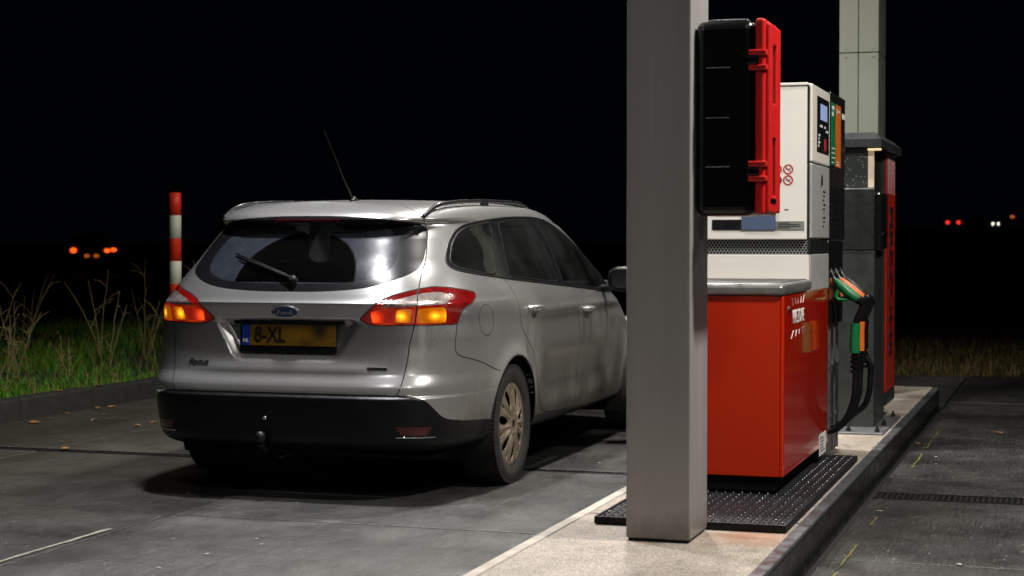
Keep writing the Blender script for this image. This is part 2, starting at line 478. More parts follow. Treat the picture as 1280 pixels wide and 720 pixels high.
# ---------------------------------------------------------------- car: cut the surface into its panels
CURVES = dict(
 rear_glass=(0, [(-.9, 1.424), (.046, 1.4235), (.178, 1.422), (.40, 1.409), (.496, 1.392), (.560, 1.376), (.590, 1.345), (.613, 1.253), (.627, 1.175), (.613, 1.136), (.512, 1.087), (.393, 1.057), (.20, 1.0425), (.0, 1.040), (-.9, 1.04)]),
 rear_pane=(0, [(-.9, 1.394), (.181, 1.394), (.30, 1.388), (.377, 1.377), (.43, 1.354), (.482, 1.292), (.512, 1.212), (.508, 1.165), (.477, 1.129), (.42, 1.108), (.37, 1.094), (.20, 1.080), (-.9, 1.078)]),
 brake=(0, [(-.9, 1.391), (.172, 1.390), (.183, 1.398), (.176, 1.408), (-.9, 1.409)]),
 tail=(45, [(-.362, .907), (-.340, .945), (-.305, .994), (-.217, 1.030), (-.13, 1.050), (-.084, 1.059), (-.001, 1.069), (.103, 1.063), (.228, 1.046), (.275, 1.036), (.285, 1.022), (.275, 1.006), (.236, .982), (.185, .966), (.160, .952), (.143, .935), (.127, .917), (.113, .879), (-.131, .882), (-.317, .878)]),
 clear=(45, [(-.300, .968), (-.259, .988), (-.211, 1.006), (-.108, 1.031), (-.061, 1.037), (.023, 1.043), (.078, 1.030), (.085, 1.010), (.066, .992), (.023, .982), (-.12, .974)]),
 amber1=(45, [(-.219, .958), (-.150, .961), (-.150, .894), (-.218, .893)]),
 amber2=(45, [(-.118, .961), (.020, .968), (.036, .960), (.040, .945), (.040, .890), (-.118, .892)]),
 red1=(45, [(-.324, .942), (-.310, .952), (-.228, .956), (-.228, .893), (-.310, .891)]),
 dlo=(90, [(-.505, 1.186), (-.470, 1.222), (-.381, 1.288), (-.288, 1.338), (-.20, 1.366), (-.10, 1.385), (.201, 1.410), (.615, 1.430), (1.061, 1.434), (1.25, 1.420), (1.395, 1.397), (1.62, 1.33), (1.86, 1.232), (2.08, 1.115), (2.24, 1.015), (2.28, .962), (2.125, .966), (1.6, 1.0), (1.029, 1.034), (.4, 1.072), (.05, 1.094), (-.305, 1.124), (-.469, 1.145), (-.505, 1.163)]),
 quarter=(90, [(-.477, 1.186), (-.367, 1.276), (-.278, 1.324), (-.19, 1.353), (-.10, 1.371), (.10, 1.388), (.219, 1.394), (-.044, 1.113), (-.287, 1.135), (-.435, 1.157)]),
 rear_pane_side=(90, [(.345, 1.394), (.62, 1.414), (.93, 1.418), (1.00, 1.30), (.985, 1.052), (.12, 1.104)]),
 front_pane_side=(90, [(1.11, 1.416), (1.25, 1.405), (1.38, 1.384), (1.60, 1.320), (1.82, 1.23), (2.0, 1.13), (2.06, 1.06), (2.06, .985), (1.6, 1.014), (1.085, 1.046), (1.11, 1.25)]),
 tailgate=(30, [(-3, 1.478), (.17, 1.478), (.222, 1.445), (.262, 1.40), (.276, 1.365), (.268, 1.31), (.258, 1.255), (.243, 1.20), (.220, 1.155), (.190, 1.09), (.171, 1.022), (.158, .95), (.152, .892), (.136, .83), (.123, .791), (.113, .713), (.088, .62), (.049, .528), (-3, .528)]),
 black_rear=(60, [(-2.5, .541), (-.522, .541), (-.461, .536), (-.430, .524), (-.399, .510), (-.336, .456), (-.295, .425), (-.238, .407), (-.1, .394), (.30, .372), (.30, -.2), (-2.5, -.2)]),
 sill=(90, [(.2, .33), (.577, .319), (1.437, .287), (2.5, .262), (2.5, -.2), (.2, -.2)]),
 reflector=(0, [(.600, .388), (.752, .383), (.730, .341), (.625, .345)]),
 rear_door=(90, [(.02, 1.091), (.055, 1.05), (.080, 1.0), (.092, .94), (.10, .874), (.15, .81), (.24, .748), (.33, .690), (.385, .60), (.438, .50), (.50, .40), (.577, .319), (1.245, .294), (1.258, .337), (1.30, .45), (1.315, .574), (1.300, .70), (1.262, .825), (1.215, .937), (1.15, .995), (1.100, 1.030), (.4, 1.072)]),
 front_door=(90, [(1.100, 1.030), (1.15, .995), (1.215, .937), (1.262, .825), (1.300, .70), (1.315, .574), (1.30, .45), (1.258, .337), (1.245, .294), (2.18, .268), (2.30, .42), (2.34, .65), (2.33, .85), (2.27, .960), (1.6, 1.0)]),
 bumper=(75, [(-.427, .880), (-.452, .79), (-.450, .735), (-.40, .715), (-.277, .694), (-.15, .662), (-.009, .62), (.15, .45), (.2, -.3), (-3, -.3), (-3, .880)]),
 windscreen=(180, [(.9, 1.085), (-.60, 1.085), (-.70, 1.10), (-.665, 1.20), (-.61, 1.32), (-.565, 1.40), (-.53, 1.425), (.9, 1.44)]),
)
FLAP = [(-.385 + .085 * math.cos(a), .890 + .080 * math.sin(a)) for a in np.linspace(0, 2 * math.pi, 25)[:-1]]
CURVES['fuel_flap'] = (90, FLAP)
for nm, yc in (('arch_rear', 0.0), ('arch_front', 2.90)):
    CURVES[nm] = (90, [(yc + .362 * math.cos(a), .325 + .362 * math.sin(a)) for a in np.linspace(-.55, math.pi + .55, 60)])

def chaikin(p, closed=True, it=2, k=.25):
    for _ in range(it):
        q = []; n = len(p)
        if not closed: q.append(p[0])
        for i in range(n if closed else n - 1):
            a, b = p[i], p[(i + 1) % n]
            q += [(a[0] * (1 - k) + b[0] * k, a[1] * (1 - k) + b[1] * k), (a[0] * k + b[0] * (1 - k), a[1] * k + b[1] * (1 - k))]
        if not closed: q.append(p[-1])
        p = q
    return p
for nm, kk in (('rear_glass', .25), ('rear_pane', .25), ('dlo', .2), ('quarter', .16), ('rear_pane_side', .07), ('front_pane_side', .08), ('tail', .14), ('clear', .16), ('amber1', .07), ('amber2', .07), ('red1', .07), ('black_rear', .25)):
    az_, pl_ = CURVES[nm]
    if nm == 'black_rear': BLACK_LINE = chaikin(pl_[1:10], False)
    CURVES[nm] = (az_, chaikin(pl_, True, 2 if kk > .15 else 1, kk) if nm != 'black_rear' else pl_[:1] + BLACK_LINE + pl_[10:])

def axis(az):
    a = R(az); return np.array([math.cos(a), math.sin(a), 0]), np.array([-math.sin(a), math.cos(a), 0])

def inside(poly, a, z):
    p = np.asarray(poly); x0, y0 = p[:, 0], p[:, 1]; x1, y1 = np.roll(x0, -1), np.roll(y0, -1)
    a = a[:, None]; z = z[:, None]
    cr = ((y0 > z) != (y1 > z))
    xi = x0 + (z - y0) * (x1 - x0) / np.where(np.abs(y1 - y0) < 1e-12, 1e-12, y1 - y0)
    return (np.sum(cr & (a < xi), 1) % 2) == 1

class Shell:
    def __init__(s):
        P = car_surface(230, 70, .0125)
        nt, ns, _ = P.shape; s.nt, s.ns = nt, ns
        du = np.gradient(P, axis=1); dv = np.gradient(P, axis=0)
        N = np.cross(du, dv); ln = np.linalg.norm(N, axis=-1, keepdims=True)
        N = np.where(ln > 1e-9, N / np.maximum(ln, 1e-9), [0, 0, 1.0])
        N[-1] = (0, 0, 1)
        N[:, 0, 0] = 0; N[:, -1, 0] = 0
        N /= np.maximum(np.linalg.norm(N, axis=-1, keepdims=True), 1e-9)
        s.V = P.reshape(-1, 3).copy(); s.N = N.reshape(-1, 3).copy()
        i, j = np.meshgrid(np.arange(nt - 1), np.arange(ns - 1), indexing='ij')
        a = (i * ns + j).ravel(); s.Q = np.stack([a, a + 1, a + ns + 1, a + ns], 1)
        s.V0 = s.V.copy(); s.N0 = s.N.copy()
        V2 = s.V0 * [-1, 1, 1]; n = len(s.V0)
        s.bvh = BVHTree.FromPolygons(np.concatenate([s.V0, V2]).tolist(), s.Q.tolist() + (s.Q[:, ::-1] + n).tolist())
        s.snapid = np.zeros(len(s.V), int)
    def cast(s, org, d):
        h = s.bvh.ray_cast(Vector(org), Vector(d))
        if h[0] is None: return None
        fi = h[2]; m = fi >= len(s.Q); q = s.Q[fi % len(s.Q)]
        pts = s.V0[q] * ([-1, 1, 1] if m else [1, 1, 1]); nn = s.N0[q] * ([-1, 1, 1] if m else [1, 1, 1])
        p = np.array(h[0]); w = 1 / (np.linalg.norm(pts - p, axis=1) + 1e-5)
        nv = (nn * w[:, None]).sum(0); nv /= np.linalg.norm(nv)
        return p, nv
    def at(s, az, a, z):
        e, d = axis(az)
        return s.cast(e * a - d * 6 + np.array([0, 0, z]), d)
    def top(s, x, y): return s.cast((x, y, 4), (0, 0, -1))
    def snap(s, key, idn, thr=.0085):
        az, poly = CURVES[key]; e, d = axis(az)
        A = s.V @ e; Z = s.V[:, 2]
        ok = (s.N @ d < -.12) & (s.snapid == 0) & (s.V[:, 0] > .001)
        p = np.array(poly); q = np.roll(p, -1, 0); dd = q - p
        lo = p.min(0) - .02; hi = p.max(0) + .02
        ok &= (A > lo[0]) & (A < hi[0]) & (Z > lo[1]) & (Z < hi[1])
        idx = np.where(ok)[0]
        if not len(idx): return
        X = np.stack([A[idx], Z[idx]], 1)
        t = ((X[:, None] - p) * dd).sum(-1) / np.maximum((dd * dd).sum(-1), 1e-12)
        t = np.clip(t, 0, 1); c = p + t[..., None] * dd
        ds = np.linalg.norm(X[:, None] - c, axis=-1); k = ds.argmin(1)
        for r, vi in enumerate(idx):
            if ds[r, k[r]] < thr:
                na, nz = c[r, k[r]]
                h = s.at(az, na, nz)
                if h is None or np.linalg.norm(h[0] - s.V[vi]) > .04 or h[0][0] < 0: continue
                s.V[vi], s.N[vi] = h; s.snapid[vi] = idn
    def tris(s):
        q = s.Q; sn = s.snapid[q] > 0
        other = (sn[:, 1] & sn[:, 3]) & ~(sn[:, 0] & sn[:, 2])
        t1 = np.where(other[:, None], q[:, [0, 1, 3]], q[:, [0, 1, 2]]); t2 = np.where(other[:, None], q[:, [1, 2, 3]], q[:, [0, 2, 3]])
        T = np.concatenate([t1, t2])
        ar = np.linalg.norm(np.cross(s.V[T[:, 1]] - s.V[T[:, 0]], s.V[T[:, 2]] - s.V[T[:, 0]]), axis=1)
        return T[ar > 1e-8]
    def line(s, az, pts, mirror=False, step=.012):
        """a polyline of (a, z) dropped on the surface: list of (point, normal)"""
        out = []
        for (a0, z0), (a1, z1) in zip(pts, pts[1:]):
            n = max(1, int(math.hypot(a1 - a0, z1 - z0) / step))
            for i in range(n):
                t = i / n; h = s.at(az, a0 + (a1 - a0) * t, z0 + (z1 - z0) * t)
                if h: out.append(h)
        h = s.at(az, *pts[-1])
        if h: out.append(h)
        if mirror: out = [(p * [-1, 1, 1], n * [-1, 1, 1]) for p, n in out]
        return out

def ribbon(mb, line, w, off=.0008, closed=False, mi=0, jump=.06):
    """a strip of width w laid on a surface line"""
    runs = [[line[0]]]
    for h in line[1:]:
        if np.linalg.norm(h[0] - runs[-1][-1][0]) > jump: runs.append([])
        runs[-1].append(h)
    for ln in runs:
        if len(ln) < 2: continue
        P = np.array([h[0] for h in ln]); N = np.array([h[1] for h in ln])
        T = np.gradient(P, axis=0); T /= np.maximum(np.linalg.norm(T, axis=1, keepdims=True), 1e-9)
        B = np.cross(T, N); B /= np.maximum(np.linalg.norm(B, axis=1, keepdims=True), 1e-9)
        v = np.concatenate([P - B * w / 2 + N * (off * .2), P + N * off, P + B * w / 2 + N * (off * .2)]); k = len(P)
        f = [(i, i+1, k+i+1, k+i) for i in range(k-1)] + [(k+i, k+i+1, 2*k+i+1, 2*k+i) for i in range(k-1)]
        mb.add(v.tolist(), f, mi, True)

def build_car():
    sh = Shell()
    order = ['arch_rear', 'arch_front', 'rear_glass', 'tail', 'dlo', 'rear_pane', 'quarter', 'rear_pane_side', 'front_pane_side', 'brake', 'clear', 'amber1', 'amber2', 'red1', 'black_rear', 'reflector', 'tailgate', 'fuel_flap', 'rear_door', 'front_door', 'bumper', 'sill', 'windscreen']
    for i, k in enumerate(order): sh.snap(k, i + 1)
    T = sh.tris()
    Cn = sh.V[T].mean(1); Nn = sh.N[T].mean(1)
    def isin(k, extra=None, nd=-.05):
        az, poly = CURVES[k]; e, d = axis(az)
        r = inside(poly, Cn @ e, Cn[:, 2]) & (Nn @ d < nd)
        return r if extra is None else r & extra
    x, y, z = Cn.T
    lab = np.full(len(T), '', dtype=object)
    def put(name, mask): lab[(lab == '') & mask] = name
    for ar in ('arch_rear', 'arch_front'): put('-', isin(ar, x > .5, 0.2))
    rear = y < .05
    put('brake_light', isin('brake', rear))
    put('rear_window', isin('rear_pane', rear)); put('rear_frit', isin('rear_glass', rear))
    tg = isin('tailgate', y < -.25, .5) | ((y < -.46) & (z > 1.43) & (z < 1.478))
    tl = isin('tail', rear)
    for zn in ('clear', 'amber1', 'amber2', 'red1'): put('T:' + zn + (':g' if zn in ('amber1', 'red1') else ':b'), tl & isin(zn) & (tg if zn in ('amber1', 'red1') else ~tg | (zn == 'clear')))
    put('T:base', tl)
    put('quarter_window', isin('quarter', x > .4)); put('rear_side_window', isin('rear_pane_side', x > .4)); put('front_side_window', isin('front_pane_side', x > .4))
    put('window_surround', isin('dlo', x > .4))
    put('windscreen', isin('windscreen', y > 1.1))
    put('fog_reflector', isin('reflector', rear))
    put('bumper_skirt', isin('black_rear', (y < .2) & (y < .0)))
    put('sill_cover', isin('sill', y > .2) | (z < .26) & (y > 0))
    put('tailgate', tg)
    put('rear_bumper', isin('bumper', rear & (z < .885), .3))
    put('fuel_flap', isin('fuel_flap', x > .5))
    put('rear_door', isin('rear_door', x > .5)); put('front_door', isin('front_door', x > .5))
    put('bonnet', (y > 2.35) & (z > .80) & (Nn[:, 2] > .35))
    put('front_bumper', (y > 3.0) & (z < .62))
    put('roof', (z > 1.462) & (Nn[:, 2] > .80))
    put('body', lab == '')

    car = thing('estate_car', 'dirty silver estate car with lit tail lights parked beside the petrol pump', 'car', (-3.76, 8.93, 0))

    def panel(name, labels, mats, parent, side=0, off=0.0):
        """side 0: both halves in one mesh, 1: right, -1: left"""
        vs, ns, fs, ms = [], [], [], []; base = 0
        for sd in ((1, -1) if side == 0 else (side,)):
            for mi, lb in enumerate(labels):
                tt = T[lab == lb]
                if not len(tt): continue
                u, inv = np.unique(tt, return_inverse=True); inv = inv.reshape(tt.shape)
                mv = np.array([sd, 1, 1.0])
                vs.append((sh.V[u] + sh.N[u] * off) * mv); ns.append(sh.N[u] * mv)
                fs.append((inv if sd > 0 else inv[:, ::-1]) + base); ms += [mi] * len(tt); base += len(u)
        if not vs: return None
        me = bpy.data.meshes.new(name)
        V = np.concatenate(vs); N = np.concatenate(ns); Fc = np.concatenate(fs)
        me.from_pydata(V.tolist(), [], Fc.tolist())
        for m in mats: me.materials.append(m)
        me.polygons.foreach_set('material_index', ms)
        me.shade_smooth(); me.normals_split_custom_set_from_vertices(N.tolist()); me.update()
        return link(bpy.data.objects.new(name, me), parent)

    pt = [M['paint']]
    panel('body', ['body'], pt, car); panel('roof', ['roof'], pt, car)
    tail_gate = panel('tailgate', ['tailgate'], pt, car)
    panel('rear_window', ['rear_window', 'rear_frit'], [M['rear_glass'], M['frit']], tail_gate)
    panel('brake_light', ['brake_light'], [M['brake']], tail_gate, 0, .002)
    panel('windscreen', ['windscreen'], [M['side_glass']], car)
    panel('bonnet', ['bonnet'], pt, car); panel('front_bumper', ['front_bumper'], pt, car)
    bumper = panel('rear_bumper', ['rear_bumper'], pt, car, 1); panel('rear_bumper', ['rear_bumper'], pt, car, -1)
    panel('bumper_skirt', ['bumper_skirt'], [M['trim']], bumper)
    doors = {}
    for sd in (1, -1):
        st = MB(); ribbon(st, sh.line(0, [(.60, .334), (.757, .331)], sd < 0), .007, .003); st.build('reflector_trim', M['chrome'], bumper, False)
    for sd in (1, -1):
        panel('reflector', ['fog_reflector'], [M['brake']], bumper, sd, .002)
        tlm = [M['lens_red'], M['lens_clear'], M['lens_amber'], M['lens_amber'], M['lens_redlit']]
        lamp = panel('tail_light', ['T:base'], [M['lens_red']], car, sd)
        panel('reversing_lens', ['T:clear:b', 'T:clear:g'], [M['lens_clear']] * 2, lamp, sd, .001)
        panel('amber_lamp', ['T:amber2:b'], [M['lens_amber']], lamp, sd, .001)
        panel('amber_lamp', ['T:amber1:g'], [M['lens_amber']], lamp, sd, .001)
        panel('red_lamp', ['T:red1:g'], [M['lens_redlit']], lamp, sd, .001)
        panel('window_surround', ['window_surround'], [M['black_gloss']], car, sd)
        panel('quarter_window', ['quarter_window'], [M['side_glass']], car, sd)
        rd = panel('rear_door', ['rear_door'], pt, car, sd); panel('window', ['rear_side_window'], [M['side_glass']], rd, sd)
        fd = panel('front_door', ['front_door'], pt, car, sd); panel('window', ['front_side_window'], [M['side_glass']], fd, sd)
        doors[sd] = (rd, fd)
        panel('fuel_flap', ['fuel_flap'], pt, car, sd) if sd == 1 else panel('body', ['fuel_flap'], pt, car, sd)
        panel('sill_cover', ['sill_cover'], [M['trim']], car, sd)

    # panel gaps and window rubbers
    rub = MB()
    class G:
        def add(s, v, f, mi, sm): MB().add(v, f, 0, sm).build('panel_gap', M['gap'], car, False)
    g = G()
    for mir in (False, True):
        for k, sl in (('tailgate', slice(1, None)), ('rear_door', slice(0, 19)), ('bumper', slice(0, 7)), ('fuel_flap', None), ('front_door', slice(9, 14))):
            az, pl = CURVES[k]
            if mir and k == 'fuel_flap': continue
            pp = list(pl[sl]) if sl else list(pl) + [pl[0]]
            if k == 'tailgate': pp = pp[:-2] + [(.052, .541)]
            ribbon(g, sh.line(az, chaikin(pp, False) if k != 'fuel_flap' else pp, mir), .0055 if k != 'fuel_flap' else .004)
        ribbon(g, sh.line(60, [q_ for q_ in BLACK_LINE if q_[0] < -.12], mir), .006)
        ribbon(g, sh.line(45, CURVES['tail'][1] + CURVES['tail'][1][:1], mir), .006)
        az, pl = CURVES['dlo']; ribbon(rub, sh.line(az, pl + pl[:1], mir), .012, .004)
        az, pl = CURVES['quarter']; ribbon(rub, sh.line(az, pl + pl[:1], mir), .010, .003)
        for k in ('rear_pane_side', 'front_pane_side'):
            az, pl = CURVES[k]; ribbon(rub, sh.line(az, pl + pl[:1], mir), .008, .003)
        az, pl = CURVES['tail']
        tl_split = sh.line(30, [(.176, 1.058), (.168, 1.02), (.158, .95), (.152, .892)], mir); ribbon(g, tl_split, .007, .002)
    # the lower tailgate gap across the whole width
    low = [h for h in (sh.at(0, a, .5415) for a in np.linspace(-.56, .56, 90)) if h]
    ribbon(g, low, .006)
    # upper tailgate crease under the window
    rub.build('window_rubber', M['rubber'], car, False)
    # wheel arch lips
    for sd in (1, -1):
        for nm in ('arch_rear', 'arch_front'):
            lip = MB(); az, pl = CURVES[nm]; ln = sh.line(az, [p for p in pl if p[1] > .27], sd < 0, .03)
            if len(ln) > 3: lip.tube([tuple(p - n * .004) for p, n in ln], .006, 6); lip.build('arch_lip', M['trim'], car)
            yc = 0 if nm == 'arch_rear' else 2.90
            li = MB(); k = 28; v = []; 
            for j in range(k + 1):
                a = -.5 + (math.pi + 1.0) * j / k
                for xx in (.45, .885): v.append((sd * xx, yc + .366 * math.cos(a), .325 + .366 * math.sin(a)))
            li.add(v, [(2*j, 2*j+1, 2*j+3, 2*j+2) for j in range(k)], 0, True)
            li.add([(sd * .45, yc + .37 * math.cos(t), .325 + .37 * math.sin(t)) for t in np.linspace(-.5, math.pi + .5, 20)], [tuple(range(20))])
            li.build('wheel_arch_liner', M['dark'], car, False)

    # wheels
    def make_wheel():
        w = empty('wheel', (0, 0, 0), 0, car)
        ty = MB()
        prof = [(.215, -.085), (.232, -.098), (.262, -.104), (.290, -.102), (.308, -.092), (.3155, -.076), (.317, -.04), (.3175, 0), (.317, .04), (.3155, .076), (.308, .092), (.290, .102), (.262, .104), (.232, .098), (.215, .085)]
        ty.lathe(prof, (0, 0, 0), 'x', 72)
        for xx in (-.055, -.02, .02, .055): ty.lathe([(.3178, xx - .004), (.3200, xx - .003), (.3200, xx + .003), (.3178, xx + .004)], (0, 0, 0), 'x', 72)
        for j in range(90):        # shoulder tread blocks
            a = 2 * math.pi * j / 90
            for sx in (1, -1):
                ty.box((sx * .083, .3105 * math.cos(a), .3105 * math.sin(a)), (.030, .013, .014), 0, 0, Matrix.Rotation(a - math.pi / 2, 3, 'X'))
        ty.build('tyre', M['tyre'], w)
        # wheel cover: seven broad spokes with paired ridges, hollow between them
        nr, na = 44, 448; hc = MB(); v = []; keep = []
        rr = np.linspace(.022, .222, nr)
        for r in rr:
            for j in range(na):
                a = 2 * math.pi * j / na; ph = (a * 7 / (2 * math.pi)) % 1.0
                dome = .078 + .020 * (1 - ((r - .03) / .19)**2)
                s = abs(ph - .5) * 2                                    # 0 mid spoke, 1 mid gap
                ridge = .007 * math.exp(-((s - .42) / .16)**2) * sstep(.05, .09, r) * (1 - sstep(.19, .215, r))
                groove = -.005 * math.exp(-(s / .14)**2) * sstep(.06, .1, r) * (1 - sstep(.17, .2, r))
                rim = .006 * math.exp(-((r - .212) / .007)**2)
                hubr = .004 * math.exp(-((r - .052) / .006)**2)
                v.append((dome + ridge + groove + rim + hubr, r * math.cos(a), r * math.sin(a)))
        f = []
        for i in range(nr - 1):
            for j in range(na):
                r = (rr[i] + rr[i+1]) / 2; ph = ((j + .5) * 7 / na) % 1.0; s = abs(ph - .5) * 2
                half = .30 * math.sqrt(max(0, 1 - ((r - .145) / .056)**2))
                slim = .11 * math.sqrt(max(0, 1 - ((r - .172) / .022)**2))
                if s > 1 - half * 1.15 or s < slim: continue
                f.append((i*na+j, i*na+(j+1) % na, (i+1)*na+(j+1) % na, (i+1)*na+j))
        hc.add(v, f, 0, True)
        hc.lathe([(.222, .07), (.2225, .086), (.226, .088), (.229, .084), (.229, .07)], (0, 0, 0), 'x', 64)
        cover = hc.build('wheel_cover', M['hub'], w, False)
        sol = cover.modifiers.new('thickness', 'SOLIDIFY'); sol.thickness = .008; sol.offset = 0
        cp = MB(); cp.lathe([(.0, .104), (.020, .103), (.027, .100), (.028, .094)], (0, 0, 0), 'x', 24); cp.build('centre_cap', M['trim'], w)
        for j in range(5):
            pass
        ds = MB(); ds.lathe([(.0, .045), (.13, .045), (.135, .03), (.20, .03), (.226, .03), (.226, -.06)], (0, 0, 0), 'x', 48); ds.build('rim', M['wheel_dark'], w)
        return w
    def copy_tree(o, parent):
        c = o.copy(); COL.objects.link(c); c.parent = parent
        for ch in list(o.children): copy_tree(ch, c)
        return c
    w0 = make_wheel(); first = True
    for (yy, sd) in ((0, 1), (0, -1), (2.90, 1), (2.90, -1)):
        w = w0 if first else copy_tree(w0, car); first = False
        w.location = (sd * .800, yy, .320); w.rotation_euler = (0, 0, 0 if sd > 0 else math.pi)
        w.rotation_euler[0] = .25 if sd > 0 else .6

    # roof rails
    for sd in (1, -1):
        rl = MB(); path = []
        ys = np.linspace(-.47, 1.38, 44)
        for yy in ys:
            xx = .585 - .03 * max(0, (yy - .6) / .8)**2 - .02 * max(0, (-.1 - yy) / .4)
            h = sh.top(xx, yy)
            if not h: continue
            lift = .022 * sstep(-.47, -.30, yy) * (1 - sstep(1.12, 1.38, yy)) + .003
            path.append((sd * xx, yy, h[0][2] + lift))
        pz = np.array([p_[2] for p_ in path]); px_ = np.array([p_[0] for p_ in path])
        for _ in range(6):
            pz[1:-1] = (pz[:-2] + 2 * pz[1:-1] + pz[2:]) / 4; px_[1:-1] = (px_[:-2] + 2 * px_[1:-1] + px_[2:]) / 4
        path = [(a_, p_[1], b_) for a_, p_, b_ in zip(px_, path, pz)]
        rl.tube(path, .0115, 10)
        for yy in (.45,):
            h = sh.top(.585, yy); rl.box((sd * .585, yy, h[0][2] + .012), (.02, .10, .04), .006)
        rl.build('roof_rail', M['rail'], car)
    # aerial
    ae = empty('aerial', (0, 0, 0), 0, car)
    h = sh.top(.135, -.36); bx, by, bz = h[0]
    a1 = MB(); a1.tube([(bx, by - .03, bz - .004), (bx, by, bz + .012), (bx, by + .05, bz + .002)], [.014, .014, .006], 8); a1.build('aerial_base', M['rubber'], ae)
    a2 = MB(); a2.tube([(bx, by - .012, bz + .01), (bx - .022, by - .10, bz + .13), (bx - .044, by - .19, bz + .27), (bx - .062, by - .245, bz + .355)], [.005, .0035, .003, .0022], 6); a2.build('aerial_rod', M['rubber'], ae)

    # door handles and mirrors
    for sd in (1, -1):
        for k, (yy, zz) in enumerate(((.335, .915), (1.445, .868))):
            hd = empty('door_handle', (0, 0, 0), 0, car); hd.parent = doors[sd][k]
            n0 = sh.at(90, yy, zz)
            X = n0[0][0]
            cup = MB(); ring = []
            for a in np.linspace(0, 2 * math.pi, 21)[:-1]:
                q = sh.at(90, yy + .045 * math.cos(a) - .0, zz - .012 + .034 * math.sin(a)); ring.append(q[0] + q[1] * .0012)
            cpt = sh.at(90, yy, zz - .012)[0] + np.array([-.018, 0, 0])
            # a shallow dark dish behind the grip
            cv = [tuple(p * [sd, 1, 1]) for p in ring] + [tuple((p * .45 + (cpt + [.017, 0, 0]) * .55 + np.array([.0012, 0, 0])) * [sd, 1, 1]) for p in ring]
            cup.add(cv, [(i, (i+1) % 20, 20+(i+1) % 20, 20+i) for i in range(20)] + [tuple(range(20, 40))], 0, True)
            cup.build('handle_cup', M['cup'], hd, False)
            gr = MB()
            gr.tube([(sd * (X - .004), yy - .088, zz + .012), (sd * (X + .022), yy - .068, zz + .013), (sd * (X + .034), yy - .02, zz + .013), (sd * (X + .034), yy + .03, zz + .012), (sd * (X + .024), yy + .075, zz + .011), (sd * (X - .004), yy + .095, zz + .010)], [.010, .0135, .0145, .0145, .0135, .010], 10)
            # flatten to a broad grip
            gr.v = [(vx, vy, (vz - zz - .012) * 1.25 + zz + .012) for vx, vy, vz in gr.v]
            gr.build('handle_grip', M['paint'], hd)
        mr = empty('door_mirror', (0, 0, 0), 0, car)
        mh = MB(); rg = []
        for yy, wx, hz in ((1.775, .085, .062), (1.79, .105, .076), (1.84, .108, .080), (1.90, .09, .07), (1.945, .05, .045), (1.955, .01, .01)):
            rg.append([(sd * (1.055 + wx * np.sign(math.cos(a)) * abs(math.cos(a))**.65), yy, 1.055 + hz * np.sign(math.sin(a)) * abs(math.sin(a))**.65) for a in np.linspace(0, 2*math.pi, 25)[:-1]])
        vv = [p for r_ in rg for p in r_]
        mh.add(vv, [(i*24+j, i*24+(j+1) % 24, (i+1)*24+(j+1) % 24, (i+1)*24+j) for i in range(5) for j in range(24)] + [tuple(range(120, 144))], 0, True)
        mh.build('mirror_housing', M['trim'], mr)
        mg = MB(); mg.add([(x_ * 1, y_ - .002, z_) for x_, y_, z_ in [(sd * (1.055 + .080 * np.sign(math.cos(a)) * abs(math.cos(a))**.65), 1.780, 1.055 + .058 * np.sign(math.sin(a)) * abs(math.sin(a))**.65) for a in np.linspace(0, 2*math.pi, 25)[:-1]]], [tuple(range(24))]); mg.build('mirror_glass', M['black_gloss'], mr)
        ma = MB(); ma.tube([(sd * .84, 2.0, .985), (sd * .92, 1.92, .995), (sd * .98, 1.88, 1.01)], [.03, .022, .02], 8); ma.build('mirror_arm', M['trim'], mr)

    # number plate
    cz = .812; hp = sh.at(0, -.005, .79)[0][1]
    np_ = empty('number_plate', (0, hp - .026, cz), 0, car); np_.rotation_euler = (R(-4), 0, 0)
    f_ = MB(); f_.box((0, .006, -.006), (.532, .014, .142), .006); f_.build('plate_frame', M['trim'], np_)
    p_ = MB(); p_.box((.004, -.002, .010), (.512, .004, .104), .001)
    p_.build('plate_face', M['plate'], np_)
    s_ = MB(); s_.box((-.229, -.0055, .010), (.046, .003, .104), .0008); s_.build('country_strip', M['plate_blue'], np_)
    lettering('NL', .026, M['white'], 'country_letters', np_, (-.229, -.0072, -.018), (R(90), 0, 0), .0006, .0003)
    lettering('8-XL', .112, M['black'], 'plate_characters', np_, (-.098, -.0044, .009), (R(90), 0, 0), .0030, .0004, .76)
    # plate lamp hood
    hd = MB()
    q = sh.at(0, 0, .895)[0]
    hd.tube([(-.30, q[1] + .012, .886), (-.15, q[1] + .004, .885), (0, q[1], .885), (.15, q[1] + .004, .885), (.30, q[1] + .012, .886)], .010, 8); hd.build('tailgate_grip', M['trim'], tail_gate)

    # oval emblem and script
    q, nq = sh.at(0, 0, .945)
    em = empty('emblem', tuple(q), 0, car); em.rotation_euler = (math.atan2(nq[2], -nq[1]) * -1, 0, 0)
    def oval(rx, rz, y0, y1, m, nm, e=24):
        o = MB(); r0 = [(rx * math.cos(t), y0, rz * math.sin(t)) for t in np.linspace(0, 2*math.pi, 41)[:-1]]
        r1 = [(rx * .95 * math.cos(t), y1, rz * .9 * math.sin(t)) for t in np.linspace(0, 2*math.pi, 41)[:-1]]
        o.add(r0 + r1, [(i, (i+1) % 40, 40+(i+1) % 40, 40+i) for i in range(40)] + [tuple(range(40, 80))], 0); return o.build(nm, m, em)
    oval(.082, .037, .006, -.009, M['chrome'], 'emblem_rim'); oval(.074, .030, -.006, -.0115, M['blue_oval'], 'emblem_face')
    sc = MB(); W_, H_ = .062, .030
